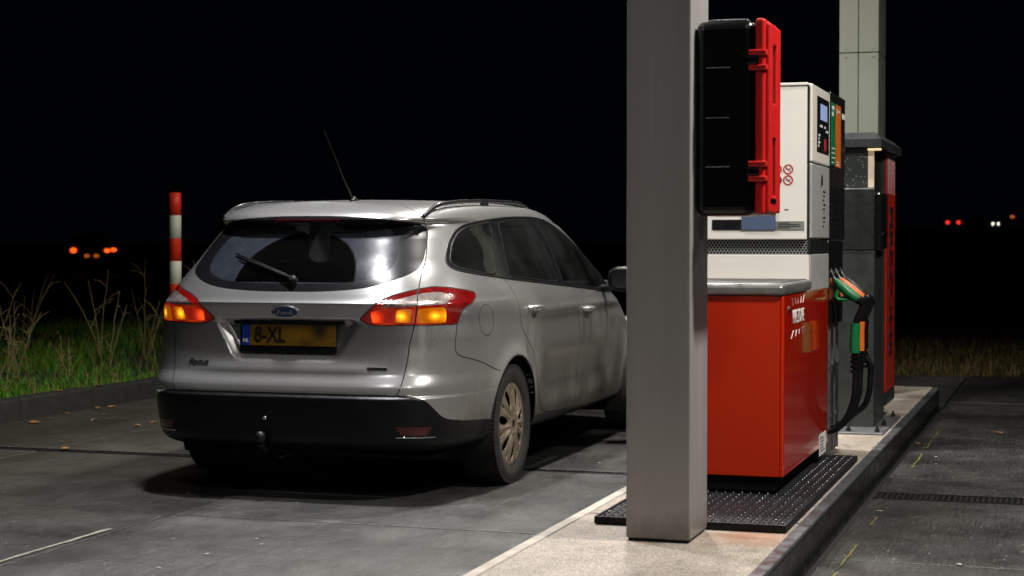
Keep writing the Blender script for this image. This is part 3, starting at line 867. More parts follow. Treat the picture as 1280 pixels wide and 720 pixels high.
    def stroke(pts, r=.0021):
        pts = np.array(pts, float); t = np.linspace(0, len(pts) - 1, (len(pts) - 1) * 4 + 1)
        px = pchip(np.arange(len(pts)), pts[:, 0], t) if len(pts) > 2 else np.interp(t, np.arange(len(pts)), pts[:, 0])
        pz = pchip(np.arange(len(pts)), pts[:, 1], t) if len(pts) > 2 else np.interp(t, np.arange(len(pts)), pts[:, 1])
        sc.tube([(a * W_, -.0125, b * H_) for a, b in zip(px, pz)], r, 6)
    el = lambda cx, cz_, rx, rz: [(cx + rx * math.cos(t), cz_ + rz * math.sin(t)) for t in np.linspace(.4, 2*math.pi + .4, 13)]
    stroke([(-.88, .15), (-.92, .42), (-.72, .55), (-.42, .42), (-.12, .55)], .0019)
    stroke([(-.40, .45), (-.50, .05), (-.60, -.35), (-.78, -.52), (-.90, -.35), (-.80, -.2)], .0022)
    stroke([(-.70, .02), (-.50, .06), (-.30, .08)], .0016)
    stroke(el(-.14, -.16, .13, .22), .0018)
    stroke([(.02, .06), (.10, -.05), (.12, -.38)], .0018); stroke([(.11, -.10), (.20, .06), (.30, .04)], .0016)
    stroke(el(.44, -.16, .13, .22), .0018); stroke([(.70, .52), (.62, .1), (.58, -.20), (.66, -.40), (.86, -.22)], .0020)
    sc.build('emblem_script', M['chrome'], em)

    # badges
    q, nq = sh.at(0, -.48, .685)
    lettering('Focus', .040, M['badge'], 'badge', tail_gate, tuple(q + nq * .002), (R(90) - math.atan2(nq[2], -nq[1]), 0, math.atan2(nq[0], -nq[1])), .0010, .002, 1.25, 'CENTER', .2)
    q, nq = sh.at(0, .495, .668); b_ = MB(); rz_ = math.atan2(nq[0], -nq[1])
    b_.box(tuple(q), (.100, .008, .017), .003, 0, Matrix.Rotation(rz_, 3, 'Z')); b_.build('badge', M['badge'], tail_gate)

    # rear wiper
    wp = empty('rear_wiper', (0, 0, 0), 0, car)
    a0 = sh.at(0, .013, 1.091); a1_ = sh.at(0, -.335, 1.203)
    L0 = [sh.at(0, .013 + (-.348) * t, 1.091 + .112 * t) for t in np.linspace(0, 1, 10)]
    k = MB(); k.tube([tuple(p + n * (.024 - .008 * i / 9)) for i, (p, n) in enumerate(L0)], [.013, .011, .010, .009, .008, .007, .006, .005, .005, .004], 8); k.build('wiper_arm', M['rubber'], wp)
    L1 = [sh.at(0, -.03 + (-.335) * t, 1.118 + .105 * t) for t in np.linspace(0, 1, 12)]
    k = MB(); k.tube([tuple(p + n * .012) for p, n in L1], .0055, 6); k.build('wiper_blade', M['rubber'], wp)
    k = MB(); p, n = a0; k.tube([tuple(p - n * .01), tuple(p + n * .028), tuple(p + n * .034)], [.026, .022, .010], 16); k.build('wiper_hub', M['rubber'], wp)

    # tow hitch and exhaust
    t_ = MB(); t_.tube([(-.10, -.80, .26), (-.10, -.97, .255), (-.10, -1.0, .29)], .018, 10); t_.lathe([(.0, .035), (.02, .03), (.026, .015), (.026, -.005), (.018, -.02)], (-.10, -1.0, .315), 'z', 16); t_.build('tow_ball', M['tow'], car)
    t_ = MB(); q, nq = sh.at(0, -.085, .416); t_.tube([tuple(q - nq * .01), tuple(q + nq * .004), tuple(q + nq * .0075)], [.013, .013, .006], 12); t_.build('tow_socket', M['chrome'], car)
    # floor pan and cabin
    fl = MB(); fl.b2((-.66, -.60, .185), (.66, 3.0, .215), .01); fl.build('floor_pan', M['dark'], car)
    cf = MB(); cf.b2((-.70, .44, .40), (.70, 2.2, .43), .01); cf.b2((-.78, -.74, .715), (.78, .44, .735), .01); cf.b2((-.42, .42, .43), (.42, .438, .714)); cf.build('cabin_floor', M['cabin'], car)
    ld = MB(); ld.b2((-.66, -.62, .90), (.66, -.05, .915), .004); ld.build('load_cover', M['cabin'], car)
    ds = MB(); ds.prism([(1.95, .55), (2.35, .55), (2.55, 1.03), (2.10, 1.02), (1.92, .92)], 'x', -.76, .76); ds.build('dashboard', M['cabin'], car)
    def seat(xc, yc, w, heads):
        s_ = empty('seat', (xc, yc, 0), 0, car)
        m_ = MB(); m_.box((0, .02, .62), (w, .50, .16), .05); m_.box((0, -.24, .90), (w, .13, .56), .05, 0, Matrix.Rotation(R(-14), 3, 'X')); m_.build('seat_cushion', M['fabric'], s_)
        for hx in heads:
            m_ = MB(); m_.box((hx, -.335, 1.265), (.25, .09, .17), .04); m_.cyl((hx - .05, -.32, 1.10), (hx - .05, -.335, 1.2), .007, 8); m_.cyl((hx + .05, -.32, 1.10), (hx + .05, -.335, 1.2), .007, 8); m_.build('headrest', M['fabric'], s_)
    seat(.37, 1.10, .52, (0,)); seat(-.37, 1.10, .52, (0,)); seat(0, .30, 1.28, (-.40, .40))
    sw = MB(); ring = [(-.37 + .18 * math.cos(t), 1.78 + .05 * math.sin(t), .98 + .17 * math.sin(t)) for t in np.linspace(0, 2*math.pi, 29)]; sw.tube(ring, .014, 8, 0, False); sw.tube([(-.37, 1.79, .98), (-.37, 1.95, .93)], .03, 8); sw.tube([(-.55, 1.78, .98), (-.19, 1.78, .98)], .014, 6); sw.build('steering_wheel', M['cabin'], car)
    # headlights on the hidden nose
    for sd in (1, -1):
        hl = MB(); hl.box((sd * .66, 3.26, .70), (.30, .22, .12), .04); hl.build('headlight', M['lens_clear'], car)
    gl = MB(); gl.box((0, 3.475, .45), (1.0, .06, .16), .03); gl.build('radiator_grille', M['trim'], car)
    return car, sh

# ---------------------------------------------------------------- more materials
M['brake'] = simple('unlit_brake_light', (.05, .004, .006), .2, 0, .4)
M['wheel_dark'] = simple('dark_steel_rim', (.012, .012, .012), .6, .3)
M['cup'] = simple('handle_recess_paint', (.16, .15, .14), .35, .5)
M['white'] = simple('white_print', (.75, .75, .73), .5, 0, 0, .04)
M['black'] = simple('black_print', (.008, .008, .008), .45)
M['plate_blue'] = simple('blue_strip', (.008, .03, .25), .4)
M['badge'] = simple('dark_chrome_badge', (.10, .10, .10), .25, .8)
M['tow'] = simple('worn_tow_steel', (.008, .009, .010), .4, .2)
def make_pillar():
    q = NT('pillar_cladding'); w = q.coord('World'); p = q.xyz(w)
    brush = q.noise(1.0, q.coord('World', (260, 260, 2.2)), 3, .6)
    big = q.noise(1.6, w, 5, .6); run = q.noise(1.0, q.coord('World', (26, 26, .5)), 4, .6)
    c = q.ramp(big, [(.3, (.280, .270, .264)), (.7, (.310, .299, .292))])
    c = q.mix(.05, c, q.ramp(brush, [(.3, .2), (.7, .8)]), 'OVERLAY')
    c = q.mix(.05, c, q.ramp(run, [(.3, .2), (.7, .8)]), 'OVERLAY')
    # splashed grime at the foot and small dark specks
    ft = q.math('ADD', q.math('MULTIPLY_ADD', p[2], -2.6, 1.15), q.math('MULTIPLY', q.noise(14, w, 6, .7), .55))
    c = q.mix(q.math('MULTIPLY', q.ramp(ft, [(.72, 0.0), (1.35, 1.0)]), .6), c, (.11, .09, .07))
    vo = q.new('ShaderNodeTexVoronoi'); vo.inputs['Scale'].default_value = 16; q.link(w, vo.inputs['Vector'])
    sp = q.math('MULTIPLY', q.math('LESS_THAN', vo.outputs['Distance'], .06), q.math('GREATER_THAN', q.xyz(vo.outputs['Color'])[0], .80))
    c = q.mix(q.math('MULTIPLY', sp, .7), c, (.10, .09, .08))
    q.link(c, q.b.inputs['Base Color']); q.set(Metallic=.12)
    q.link(q.ramp(run, [(.3, .30), (.7, .46)]), q.b.inputs['Roughness']); q.bump(brush, .04, .0006)
    return q.mat
M['pillar'] = make_pillar()
M['pillar_far'] = simple('far_pillar_cladding', (.22, .235, .19), .45, .15, 0, .05, 2, .06)
M['steel'] = simple('galvanised_steel', (.30, .31, .32), .38, .85, 0, .2, 12, .12)
M['dark_steel'] = simple('dark_kerb_steel', (.02, .021, .023), .35, .5, 0, .4, 10, .14)
M['grate'] = simple('grate_iron', (.035, .035, .037), .38, .5, 0, .4, 30, .12)
M['kerbstone'] = simple('kerb_stone', (.014, .0135, .010), .8, 0, 0, .4, 8, .1, .5, 120)
M['red_case'] = simple('red_plastic_lid', (.52, .012, .012), .34, 0, .15, .06, 14, .06, .05, 300)
M['black_case'] = simple('black_plastic_case', (.0035, .0038, .0042), .25, 0, 0, .1, 14, .02, 0, 300, .35)
M['pump_red'] = simple('pump_red_enamel', (.50, .022, .002), .45, 0, .05, .05, 3, .05, 0, 150, .2)
M['pump_red_gloss'] = simple('pump_red_gloss', (.40, .012, .004), .10, 0, .35, .08, 5, .03)
M['pump_white'] = simple('pump_white_enamel', (.78, .745, .68), .38, 0, .15, .03, 4, .06)
M['pump_grey'] = simple('pump_grey_door', (.42, .42, .41), .40, .25, 0, .12, 20, .1)
M['pump_black'] = simple('pump_black_panel', (.010, .0105, .011), .22, 0, .2, .3, 30, .1)
M['tray'] = simple('brushed_tray_steel', (.33, .33, .32), .34, .75, 0, .2, 10, .1)
M['tray_top'] = simple('dirty_tray_top', (.06, .06, .058), .45, .5, 0, .6, 90, .2)
M['green'] = simple('green_fuel', (.005, .16, .045), .4, 0, .1, .1)
M['orange'] = simple('orange_fuel', (.75, .14, .01), .4, 0, .1, .1)
M['hose'] = simple('black_hose', (.005, .005, .006), .32, 0, 0, .3, 30, .05, 0, 150, .3)
M['spout'] = simple('nozzle_spout_steel', (.55, .56, .57), .25, 1)
M['cloth'] = None
M['sign_red'] = simple('sign_red', (.45, .01, .02), .5)
M['lcd'] = emit('lit_display', (.42, .55, 1.0), .38, (.2, .25, .4))
M['term_grey'] = simple('terminal_steel', (.060, .064, .059), .36, .6, 0, .12, 6, .1)
M['term_dark'] = simple('terminal_dark_panel', (.020, .022, .021), .30, .2, .2, .25, 8, .1)
M['term_cap'] = simple('terminal_cap', (.045, .048, .05), .35, .5, 0, .15, 8, .1)
M['term_red'] = simple('terminal_red_panel', (.42, .016, .010), .35, 0, .2, .1)
M['strip_lit'] = emit('terminal_strip_light', (1.0, .78, .55), .14, (.6, .5, .4))
M['lamp_lit'] = emit('terminal_cap_lamp', (1.0, .82, .35), .6, (.6, .5, .4))
M['post_red'] = simple('post_red', (.80, .035, .010), .45, 0, 0, .08, 14)
M['post_white'] = simple('post_white', (.82, .84, .70), .5, 0, 0, .08, 14)
M['yellow_paint'] = simple('worn_yellow_paint', (.11, .10, .018), .7, 0, 0, .5, 30)
M['white_paint'] = simple('worn_white_paint', (.26, .25, .19), .7, 0, 0, .45, 40)
M['soil'] = simple('dark_field_soil', (.020, .022, .012), .95, 0, 0, .5, .6, .03)
M['dry'] = simple('dry_weed_stem', (.18, .135, .05), .8, 0, 0, .35, 9)
M['leaf'] = simple('brown_leaf', (.26, .12, .035), .7, 0, 0, .5, 20)
M['chip'] = simple('pale_chip', (.42, .42, .38), .6, 0, 0, .2, 20)
M['soffit'] = simple('canopy_soffit', (.28, .28, .27), .6, 0, 0, .05, 2)
M['far_car'] = simple('far_car_paint', (.03, .03, .035), .3, .3)

def make_cloth():
    q = NT('blue_towel'); co = q.coord('Object')
    w = q.new('ShaderNodeTexWave', wave_type='BANDS', bands_direction='DIAGONAL'); w.inputs['Scale'].default_value = 60; w.inputs['Distortion'].default_value = 1.5; q.link(co, w.inputs['Vector'])
    q.link(q.ramp(w.outputs['Fac'], [(.3, (.035, .06, .13)), (.7, (.10, .14, .24))]), q.b.inputs['Base Color']); q.set(Roughness=.85)
    q.bump(w.outputs['Fac'], .5, .003); return q.mat
M['cloth'] = make_cloth()

def make_wet_glass():
    q = NT('rain_spotted_window'); co = q.coord('Object')
    vo = q.new('ShaderNodeTexVoronoi'); vo.inputs['Scale'].default_value = 62; q.link(co, vo.inputs['Vector'])
    sel = q.math('GREATER_THAN', q.xyz(vo.outputs['Color'])[1], .66)
    dr = q.math('MULTIPLY', q.math('LESS_THAN', vo.outputs['Distance'], .20), sel)
    q.link(q.mix(dr, (.040, .046, .042), (.42, .42, .38)), q.b.inputs['Base Color']); q.set(Roughness=.12)
    q.b.inputs['Coat Weight'].default_value = .5
    return q.mat
M['wet_glass'] = make_wet_glass()

def make_wet_black():
    q = NT('rain_speckled_black'); co = q.coord('Object')
    vo = q.new('ShaderNodeTexVoronoi'); vo.inputs['Scale'].default_value = 75; q.link(co, vo.inputs['Vector'])
    sel = q.math('GREATER_THAN', q.xyz(vo.outputs['Color'])[1], .72)
    dr = q.math('MULTIPLY', q.math('LESS_THAN', vo.outputs['Distance'], .2), sel)
    q.link(q.mix(dr, (.010, .0105, .011), (.22, .22, .22)), q.b.inputs['Base Color']); q.set(Roughness=.25)
    return q.mat
M['wet_black'] = make_wet_black()

def make_grille():
    """fine pressed mesh: round holes in staggered rows"""
    q = NT('hexagonal_mesh'); p = q.xyz(q.new('ShaderNodeTexCoord').outputs['Object'])
    s = .0165
    def cell(ox, oz):
        fx = q.math('ADD', q.math('FRACT', q.math('MULTIPLY_ADD', p[0], 1 / s, ox)), -.5)
        fz = q.math('ADD', q.math('FRACT', q.math('MULTIPLY_ADD', p[2], 1 / (s * 1.5), oz)), -.5)
        fz = q.math('MULTIPLY', fz, 1.5)
        return q.math('SQRT', q.math('ADD', q.math('MULTIPLY', fx, fx), q.math('MULTIPLY', fz, fz)))
    d = q.math('MINIMUM', cell(0, 0), cell(.5, .5))
    h = q.math('LESS_THAN', d, .36)
    q.link(q.mix(h, (.34, .35, .35), (.006, .006, .006)), q.b.inputs['Base Color'])
    q.set(Metallic=.3, Roughness=.4); return q.mat
M['grille'] = make_grille()

def part(mb, name, mat, parent, fix=True):
    o = mb.build(name, mat, parent, fix)
    if parent is not None: o.location = -Vector(parent.location)
    return o
def put_text(parent, *a, loc=(0, 0, 0), **k):
    o = lettering(*a, loc=tuple(Vector(loc) - Vector(parent.location)), parent=parent, **k); return o

# ---------------------------------------------------------------- ground, driveway, island
def build_ground():
    g = MB(); n = 48; v = [(0, 0, -.06)]; rings = [20, 60, 150, 400, 900]
    for r in rings: v += [(r * math.cos(2*math.pi*j/n), r * math.sin(2*math.pi*j/n) + 8, -.06) for j in range(n)]
    f = [(0, 1 + j, 1 + (j+1) % n) for j in range(n)]
    for i in range(len(rings) - 1):
        a, b = 1 + i*n, 1 + (i+1)*n; f += [(a+j, b+j, b+(j+1) % n, a+(j+1) % n) for j in range(n)]
    g.add(v, f); tag(g.build('ground', M['soil']), kind='structure')

    drv = tag(empty('driveway'), kind='structure')
    bed = MB(); bed.b2((-7.25, -3, -.05), (8, 17.2, -.035)); bed.build('joint_bed', M['dark'], drv)
    xs_l = [-7.245, -6.1, -4.08, -2.025]; ys_l = [-2.5, 2.4, 4.9, 7.42, 9.44, 9.55, 11.95, 14.6, 17.15]
    xs_r = [-.985, 1.5, 4.0, 6.5, 9.0]; ys_r = [-2.5, 2.4, 4.9, 7.2, 8.98, 9.22, 11.9, 14.5, 17.4]
    gap = .015
    def slab(x0, x1, y0, y1, mt='concrete'):
        b = MB(); b.b2((x0 + gap / 2, y0 + gap / 2, -.034), (x1 - gap / 2, y1 - gap / 2, rnd.uniform(-.002, .001)), .006, 0, 2); b.build('slab', M[mt], drv)
    for X, Y in ((xs_l, ys_l), (xs_r, ys_r)):
        for i in range(len(X) - 1):
            for j in range(len(Y) - 1):
                if Y[j] in (9.44, 8.98): continue
                slab(X[i], X[i+1], Y[j], Y[j+1], 'concrete' if X is xs_l else 'dim_lane_concrete')
    for (x0, x1, y0, y1) in ((-2.025, -.985, -2.5, 1.2), (-2.025, -.985, 14.25, 17.3)): slab(x0, x1, y0, y1)
    def drain(name_label, x0, x1, y0, y1):
        t = thing('drain_channel', name_label, 'drain', ((x0 + x1) / 2, (y0 + y1) / 2, 0), 0, 'drain channels across the lanes')
        b = MB(); b.b2((x0, y0 + .004, -.03), (x1, y0 + .024, -.001)); b.b2((x0, y1 - .024, -.03), (x1, y1 - .004, -.001)); part(b, 'channel_frame', M['dark_steel'], t)
        b = MB(); x = x0
        yy0, yy1 = y0 + .026, y1 - .026
        while x < x1 - .02:
            b.b2((x, yy0, -.022), (x + .011, yy1, -.003)); x += .028
        for q in np.linspace(yy0, yy1, 5): b.b2((x0, q - .003, -.026), (x1, q + .003, -.0045))
        part(b, 'grate', M['grate'], t)
    drain('iron drain grate running across the left lane under the car', -7.24, -2.03, 9.44, 9.55)
    drain('iron drain grate running across the right lane beyond the island kerb', -.975, 8.8, 8.98, 9.22)

    # painted lines
    lines = tag(empty('lane_marking'), kind='structure')
    def stripe(x, ys, w, m, wob=.004):
        b = MB()
        for (a, c) in ys:
            n_ = max(2, int((c - a) / .08)); q = []
            for i in range(n_ + 1):
                y = a + (c - a) * i / n_; q.append((y, x + rnd.uniform(-wob, wob), w * rnd.uniform(.6, 1.1)))
            v = [(xx - ww / 2, y, .0035) for y, xx, ww in q] + [(xx + ww / 2, y, .0035) for y, xx, ww in q]; k = n_ + 1
            b.add(v, [(i, k+i, k+i+1, i+1) for i in range(n_)])
        b.build('painted_line', m, lines)
    stripe(-4.13, [(3.2, 5.1), (5.13, 6.95)], .030, M['white_paint'])
    stripe(-.885, [(5.2, 6.9), (7.05, 7.55), (8.1, 8.35), (10.2, 10.9), (11.2, 12.3)], .010, M['yellow_paint'])

    # pump island
    isl = tag(empty('island'), kind='structure')
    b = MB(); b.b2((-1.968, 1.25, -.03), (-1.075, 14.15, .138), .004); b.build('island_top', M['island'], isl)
    for y in np.arange(1.25, 14.1, 2.15):
        y1 = min(y + 2.145, 14.2)
        b = MB(); b.b2((-2.020, y, -.03), (-1.970, y1, .141), .008); b.build('kerb_edge', M['kerb_edge'], isl)
        b = MB(); b.b2((-1.073, y, .125), (-1.020, y1, .143), .005); b.build('kerb_plate', M['kerb_plate'], isl)
        b = MB(); b.b2((-1.030, y, -.03), (-1.0195, y1, .1245), .002); b.build('kerb_face', M['kerb_face'], isl)
    b = MB(); b.b2((-1.97, 14.152, -.03), (-1.075, 14.205, .141), .006); b.build('kerb_edge', M['kerb_edge'], isl)
    b = MB(); b.b2((-1.968, 11.9, .1385), (-1.076, 11.92, .1395)); b.b2((-1.97, 7.2, .1385), (-1.076, 7.209, .1395)); b.b2((-1.0955, 9.98, .1386), (-1.076, 9.99, .1396)); b.build('island_joint', M['dark'], isl)

    # verge with kerb stones
    vg = MB(); v = []; nx, ny = 40, 46
    for i in range(nx):
        for j in range(ny):
            x = -7.41 - (i / (nx - 1))**1.6 * 26; y = -4 + 40 * j / (ny - 1)
            v.append((x, y, .10 + .05 * math.sin(x * 1.7 + y) * math.sin(y * .9) * min(1, (-7.41 - x)) + .10 * min(1, (-7.41 - x) / 3)))
    vg.add(v, [(i*ny+j, (i+1)*ny+j, (i+1)*ny+j+1, i*ny+j+1) for i in range(nx-1) for j in range(ny-1)], 0, True)
    vo = tag(vg.build('verge', M['verge']), kind='structure')
    kb = thing('verge_kerb', 'low dark kerb of butted stones along the grass verge', 'kerb', (-7.33, 8, 0))
    y = 1.0; k = 0
    while y < 22:
        b = MB(); b.b2((-7.408 + rnd.uniform(-.004, .004), y + .005, -.03), (-7.256 + rnd.uniform(-.003, .003), y + .995, .150 + rnd.uniform(-.006, .006)), .014, 0, 2); part(b, 'kerb_stone', M['kerbstone'], kb); y += 1.0

    # grass: blades in one mesh
    def blades(name, n, place, hmin, hmax, mats, wmul=1.0, seed=3):
        r = np.random.default_rng(seed)
        x, y, z, sc = place(r, n)
        ang = r.uniform(0, 2 * np.pi, n); h = r.uniform(hmin, hmax, n) * sc; w = r.uniform(.003, .006, n) * wmul
        lean = r.uniform(.1, .8, n) * h; la = r.uniform(0, 2 * np.pi, n)
        bx, by = np.cos(ang) * w, np.sin(ang) * w; lx, ly = np.cos(la) * lean, np.sin(la) * lean
        V = np.zeros((n, 5, 3))
        V[:, 0] = np.stack([x - bx, y - by, z - .01], 1); V[:, 1] = np.stack([x + bx, y + by, z - .01], 1)
        V[:, 2] = np.stack([x - bx * .8 + lx * .35, y - by * .8 + ly * .35, z + h * .6], 1); V[:, 3] = np.stack([x + bx * .8 + lx * .35, y + by * .8 + ly * .35, z + h * .6], 1)
        V[:, 4] = np.stack([x + lx, y + ly, z + h * (1 - .25 * lean / np.maximum(h, 1e-3))], 1)
        b = (np.arange(n) * 5)[:, None]
        F = np.concatenate([b + [0, 1, 3], b + [0, 3, 2], b + [2, 3, 4]], 1).reshape(-1, 3)
        me = bpy.data.meshes.new(name); me.from_pydata(V.reshape(-1, 3).tolist(), [], F.tolist())
        for m in mats: me.materials.append(m)
        mi = np.repeat(r.choice(len(mats), n, p=[.55, .3, .15][:len(mats)] if len(mats) == 3 else None), 3)
        me.polygons.foreach_set('material_index', mi.astype(int)); me.update()
        return tag(link(bpy.data.objects.new(name, me)), kind='stuff')
    def p_verge(r, n):
        t = r.random(n)**2.4; x = -7.43 - t * 5.5; y = r.uniform(8.5, 21, n)
        # clumps
        cx = -7.5 - 4.5 * r.random(160)**1.8; cy = r.uniform(8.5, 21, 160); k = r.random(n) < .72; ci = r.integers(0, 160, n)
        x = np.where(k, np.minimum(cx[ci] + r.normal(0, .16, n), -7.42), x); y = np.where(k, cy[ci] + r.normal(0, .16, n), y)
        sc = np.where(k, (r.uniform(.7, 1.6, 160))[ci], .7) * np.clip(.65 + (-7.43 - x) * .9, .65, 1.25)
        return x, y, .11 + .10 * np.minimum(1, (-7.41 - x) / 3), sc
    blades('grass', 26000, p_verge, .04, .125, [M['grass_a'], M['grass_b'], M['grass_c']])
    def p_far(r, n):
        x = r.uniform(-6.5, 9, n); y = 17.25 + r.random(n)**1.3 * 6.5; return x, y, np.full(n, -.04), np.ones(n)
    blades('far_grass', 26000, p_far, .05, .16, [M['grass_d'], M['grass_c']], 1.3, 5)

    # litter and leaves
    def flat_bits(name, spots, m, smin, smax, curl=.004):
        b = MB()
        for (x, y, z) in spots:
            s = rnd.uniform(smin, smax); a = rnd.uniform(0, 6.3); e = s * rnd.uniform(.4, .75)
            pts = []
            for k_ in range(6):
                t = 2 * math.pi * k_ / 6; px = s * math.cos(t) * rnd.uniform(.75, 1.1); py = e * math.sin(t) * rnd.uniform(.75, 1.1)
                pts.append((x + px * math.cos(a) - py * math.sin(a), y + px * math.sin(a) + py * math.cos(a), z + curl * rnd.uniform(.2, 1.0)))
            b.add(pts + [(x, y, z + curl * .3)], [(k_, (k_+1) % 6, 6) for k_ in range(6)])
        return tag(b.build(name, m), kind='stuff')
    sp = [(rnd.uniform(-7.1, -2.1), 5.2 + 9 * rnd.random()**1.4, .002) for _ in range(110)] + [(rnd.uniform(-.9, 2.4), 5.2 + 9 * rnd.random()**1.4, .002) for _ in range(80)] + [(rnd.uniform(-1.06, -.98), rnd.uniform(6, 13), .002 if False else .002) for _ in range(0)]
    flat_bits('litter_chips', sp, M['chip'], .006, .020)
    sp = [(-7.16 + rnd.uniform(-.06, .25), rnd.uniform(9, 15), .004) for _ in range(16)] + [(rnd.uniform(-7, -5.2), rnd.uniform(9.5, 14), .004) for _ in range(14)] + [(-7.33, rnd.uniform(10, 14), .156) for _ in range(3)] + [(-7.55 - rnd.random(), rnd.uniform(10, 14), .135) for _ in range(14)] + [(-.955, 11.4, .004), (-.5, 12.2, .004)]
    flat_bits('fallen_leaves', sp, M['leaf'], .028, .05, .014)

    # dry weeds standing in the verge
    spots = [(-8.3, 11.5, .62, 2, 0), (-8.7, 12.2, .66, 2, 1), (-8.05, 11.9, .50, 3, 2), (-8.3, 12.5, .62, 3, 2), (-9.0, 13.2, .75, 2, 1), (-8.6, 13.0, .62, 3, 3), (-8.2, 13.6, .85, 3, 1), (-8.0, 14.2, .80, 3, 3), (-7.9, 13.3, .75, 2, 1), (-7.75, 14.7, .95, 3, 1), (-8.5, 15.0, 1.0, 3, 3), (-7.65, 14.0, .6, 3, 0), (-9.6, 14.6, .9, 4, 3), (-8.9, 11.4, .55, 4, 0), (-9.9, 13.0, .7, 3, 2), (-7.9, 12.6, .40, 3, 2)]
    spots.sort(key=lambda s: (math.cos(R(17.8)) * s[0] + math.sin(R(17.8)) * s[1]) / (-math.sin(R(17.8)) * s[0] + math.cos(R(17.8)) * s[1]))
    ORD = 'first second third fourth fifth sixth seventh eighth ninth tenth eleventh twelfth thirteenth fourteenth fifteenth sixteenth'.split()
    for wi, (x, y, h, ns, kind) in enumerate(spots):
        b = MB()
        for s in range(ns):
            a = rnd.uniform(0, 6.3); ln = rnd.uniform(.08, .38) * h; bx, by = x + rnd.uniform(-.06, .06), y + rnd.uniform(-.06, .06); hh = h * rnd.uniform(.65, 1.1)
            pts = [(bx + math.cos(a) * ln * t**1.6 + rnd.uniform(-.008, .008), by + math.sin(a) * ln * t**1.6, .12 + hh * t) for t in np.linspace(0, 1, 7)]
            b.tube(pts, [.005, .0046, .0042, .0038, .0032, .0026, .0014], 5)
            for q in range({0: 1, 1: 3, 2: 5, 3: 4}[kind]):
                i = rnd.randrange(2, 6); p = Vector(pts[i]); a2 = rnd.uniform(0, 6.3); l2 = rnd.uniform(.08, .26) * h
                e = p + Vector((math.cos(a2) * l2 * .8, math.sin(a2) * l2 * .8, l2 * rnd.uniform(.3, 1.0)))
                b.tube([tuple(p), tuple(p.lerp(e, .5) + Vector((0, 0, .02))), tuple(e)], [.003, .0024, .0014], 4)
                if kind in (1, 2) and rnd.random() < .6: b.lathe([(.0, -.008), (.008, 0), (.0, .012)], tuple(e), 'z', 5)
        tag(b.build('dry_weed', M['dry']), '%s in the grass verge, %s weed from the left' % (('thin bare dry stalk', 'tall branching dry stalk', 'bushy low dry weed', 'crooked twiggy dry weed')[kind], ORD[wi]), 'weed', 'dry weeds standing in the verge')

def grass_mat(name, col):
    q = NT(name); n = q.noise(3, q.coord('World'), 4)
    q.link(q.ramp(n, [(.3, tuple(c * .55 for c in col)), (.7, col)]), q.b.inputs['Base Color']); q.set(Roughness=.6)
    q.b.inputs['Specular IOR Level'].default_value = .25
    return q.mat
M['grass_a'] = grass_mat('green_grass', (.055, .20, .010)); M['grass_b'] = grass_mat('yellow_green_grass', (.15, .20, .018))
M['grass_c'] = grass_mat('dry_grass', (.17, .125, .045)); M['grass_d'] = grass_mat('dull_grass', (.062, .048, .012))
M['verge'] = simple('verge_soil', (.020, .028, .010), .95, 0, 0, .5, 3, .03, .6, 40)
M['kerb_edge'] = simple('pale_kerb_edge', (.36, .32, .27), .7, 0, 0, .25, 9, .1, .4, 130)
M['kerb_plate'] = simple('scuffed_kerb_plate', (.15, .16, .17), .36, .7, 0, .35, 8, .12)
M['kerb_face'] = simple('black_kerb_face', (.007, .007, .008), .28, .3, 0, .6, 7, .12)

# ---------------------------------------------------------------- canopy, pillars
def build_canopy():
    t = thing('canopy', 'pale flat station canopy high above the pump island', 'canopy', (-2.2, 6.5, 4.6))
    b = MB(); b.b2((-7.0, -2.5, 4.62), (3.4, 14.6, 4.66)); part(b, 'soffit', M['soffit'], t)
    b = MB(); b.b2((-7.05, -2.55, 4.66), (3.45, 14.65, 5.2), .01); part(b, 'fascia', M['pillar_far'], t)
    for (x, y, e, col, where) in LAMPS:
        s = .20; t_ = .17
        l = thing('canopy_lamp', 'square white lamp in the canopy soffit over the %s' % where, 'lamp', (x, y, 4.6), 0, 'canopy lamps')
        f = MB(); f.b2((x - s, y - s, 4.595), (x + s, y - t_, 4.619)); f.b2((x - s, y + t_, 4.595), (x + s, y + s, 4.619)); f.b2((x - s, y - t_ + .002, 4.595), (x - t_, y + t_ - .002, 4.619)); f.b2((x + t_, y - t_ + .002, 4.595), (x + s, y + t_ - .002, 4.619)); part(f, 'lamp_frame', M['steel'], l)
        d = MB(); d.b2((x - t_ + .001, y - t_ + .001, 4.606), (x + t_ - .001, y + t_ - .001, 4.616)); part(d, 'diffuser', M['lcd_off'], l)
        ld = bpy.data.lights.new('lamp_light', 'AREA'); ld.shape = 'SQUARE'; ld.size = .32; ld.energy = e; ld.color = col; ld.spread = R(LAMP_SPREAD)
        lo = bpy.data.objects.new('lamp_light', ld); link(lo, l); lo.location = (0, 0, .004)

M['lcd_off'] = emit('lamp_diffuser', (1, .97, .9), 6)

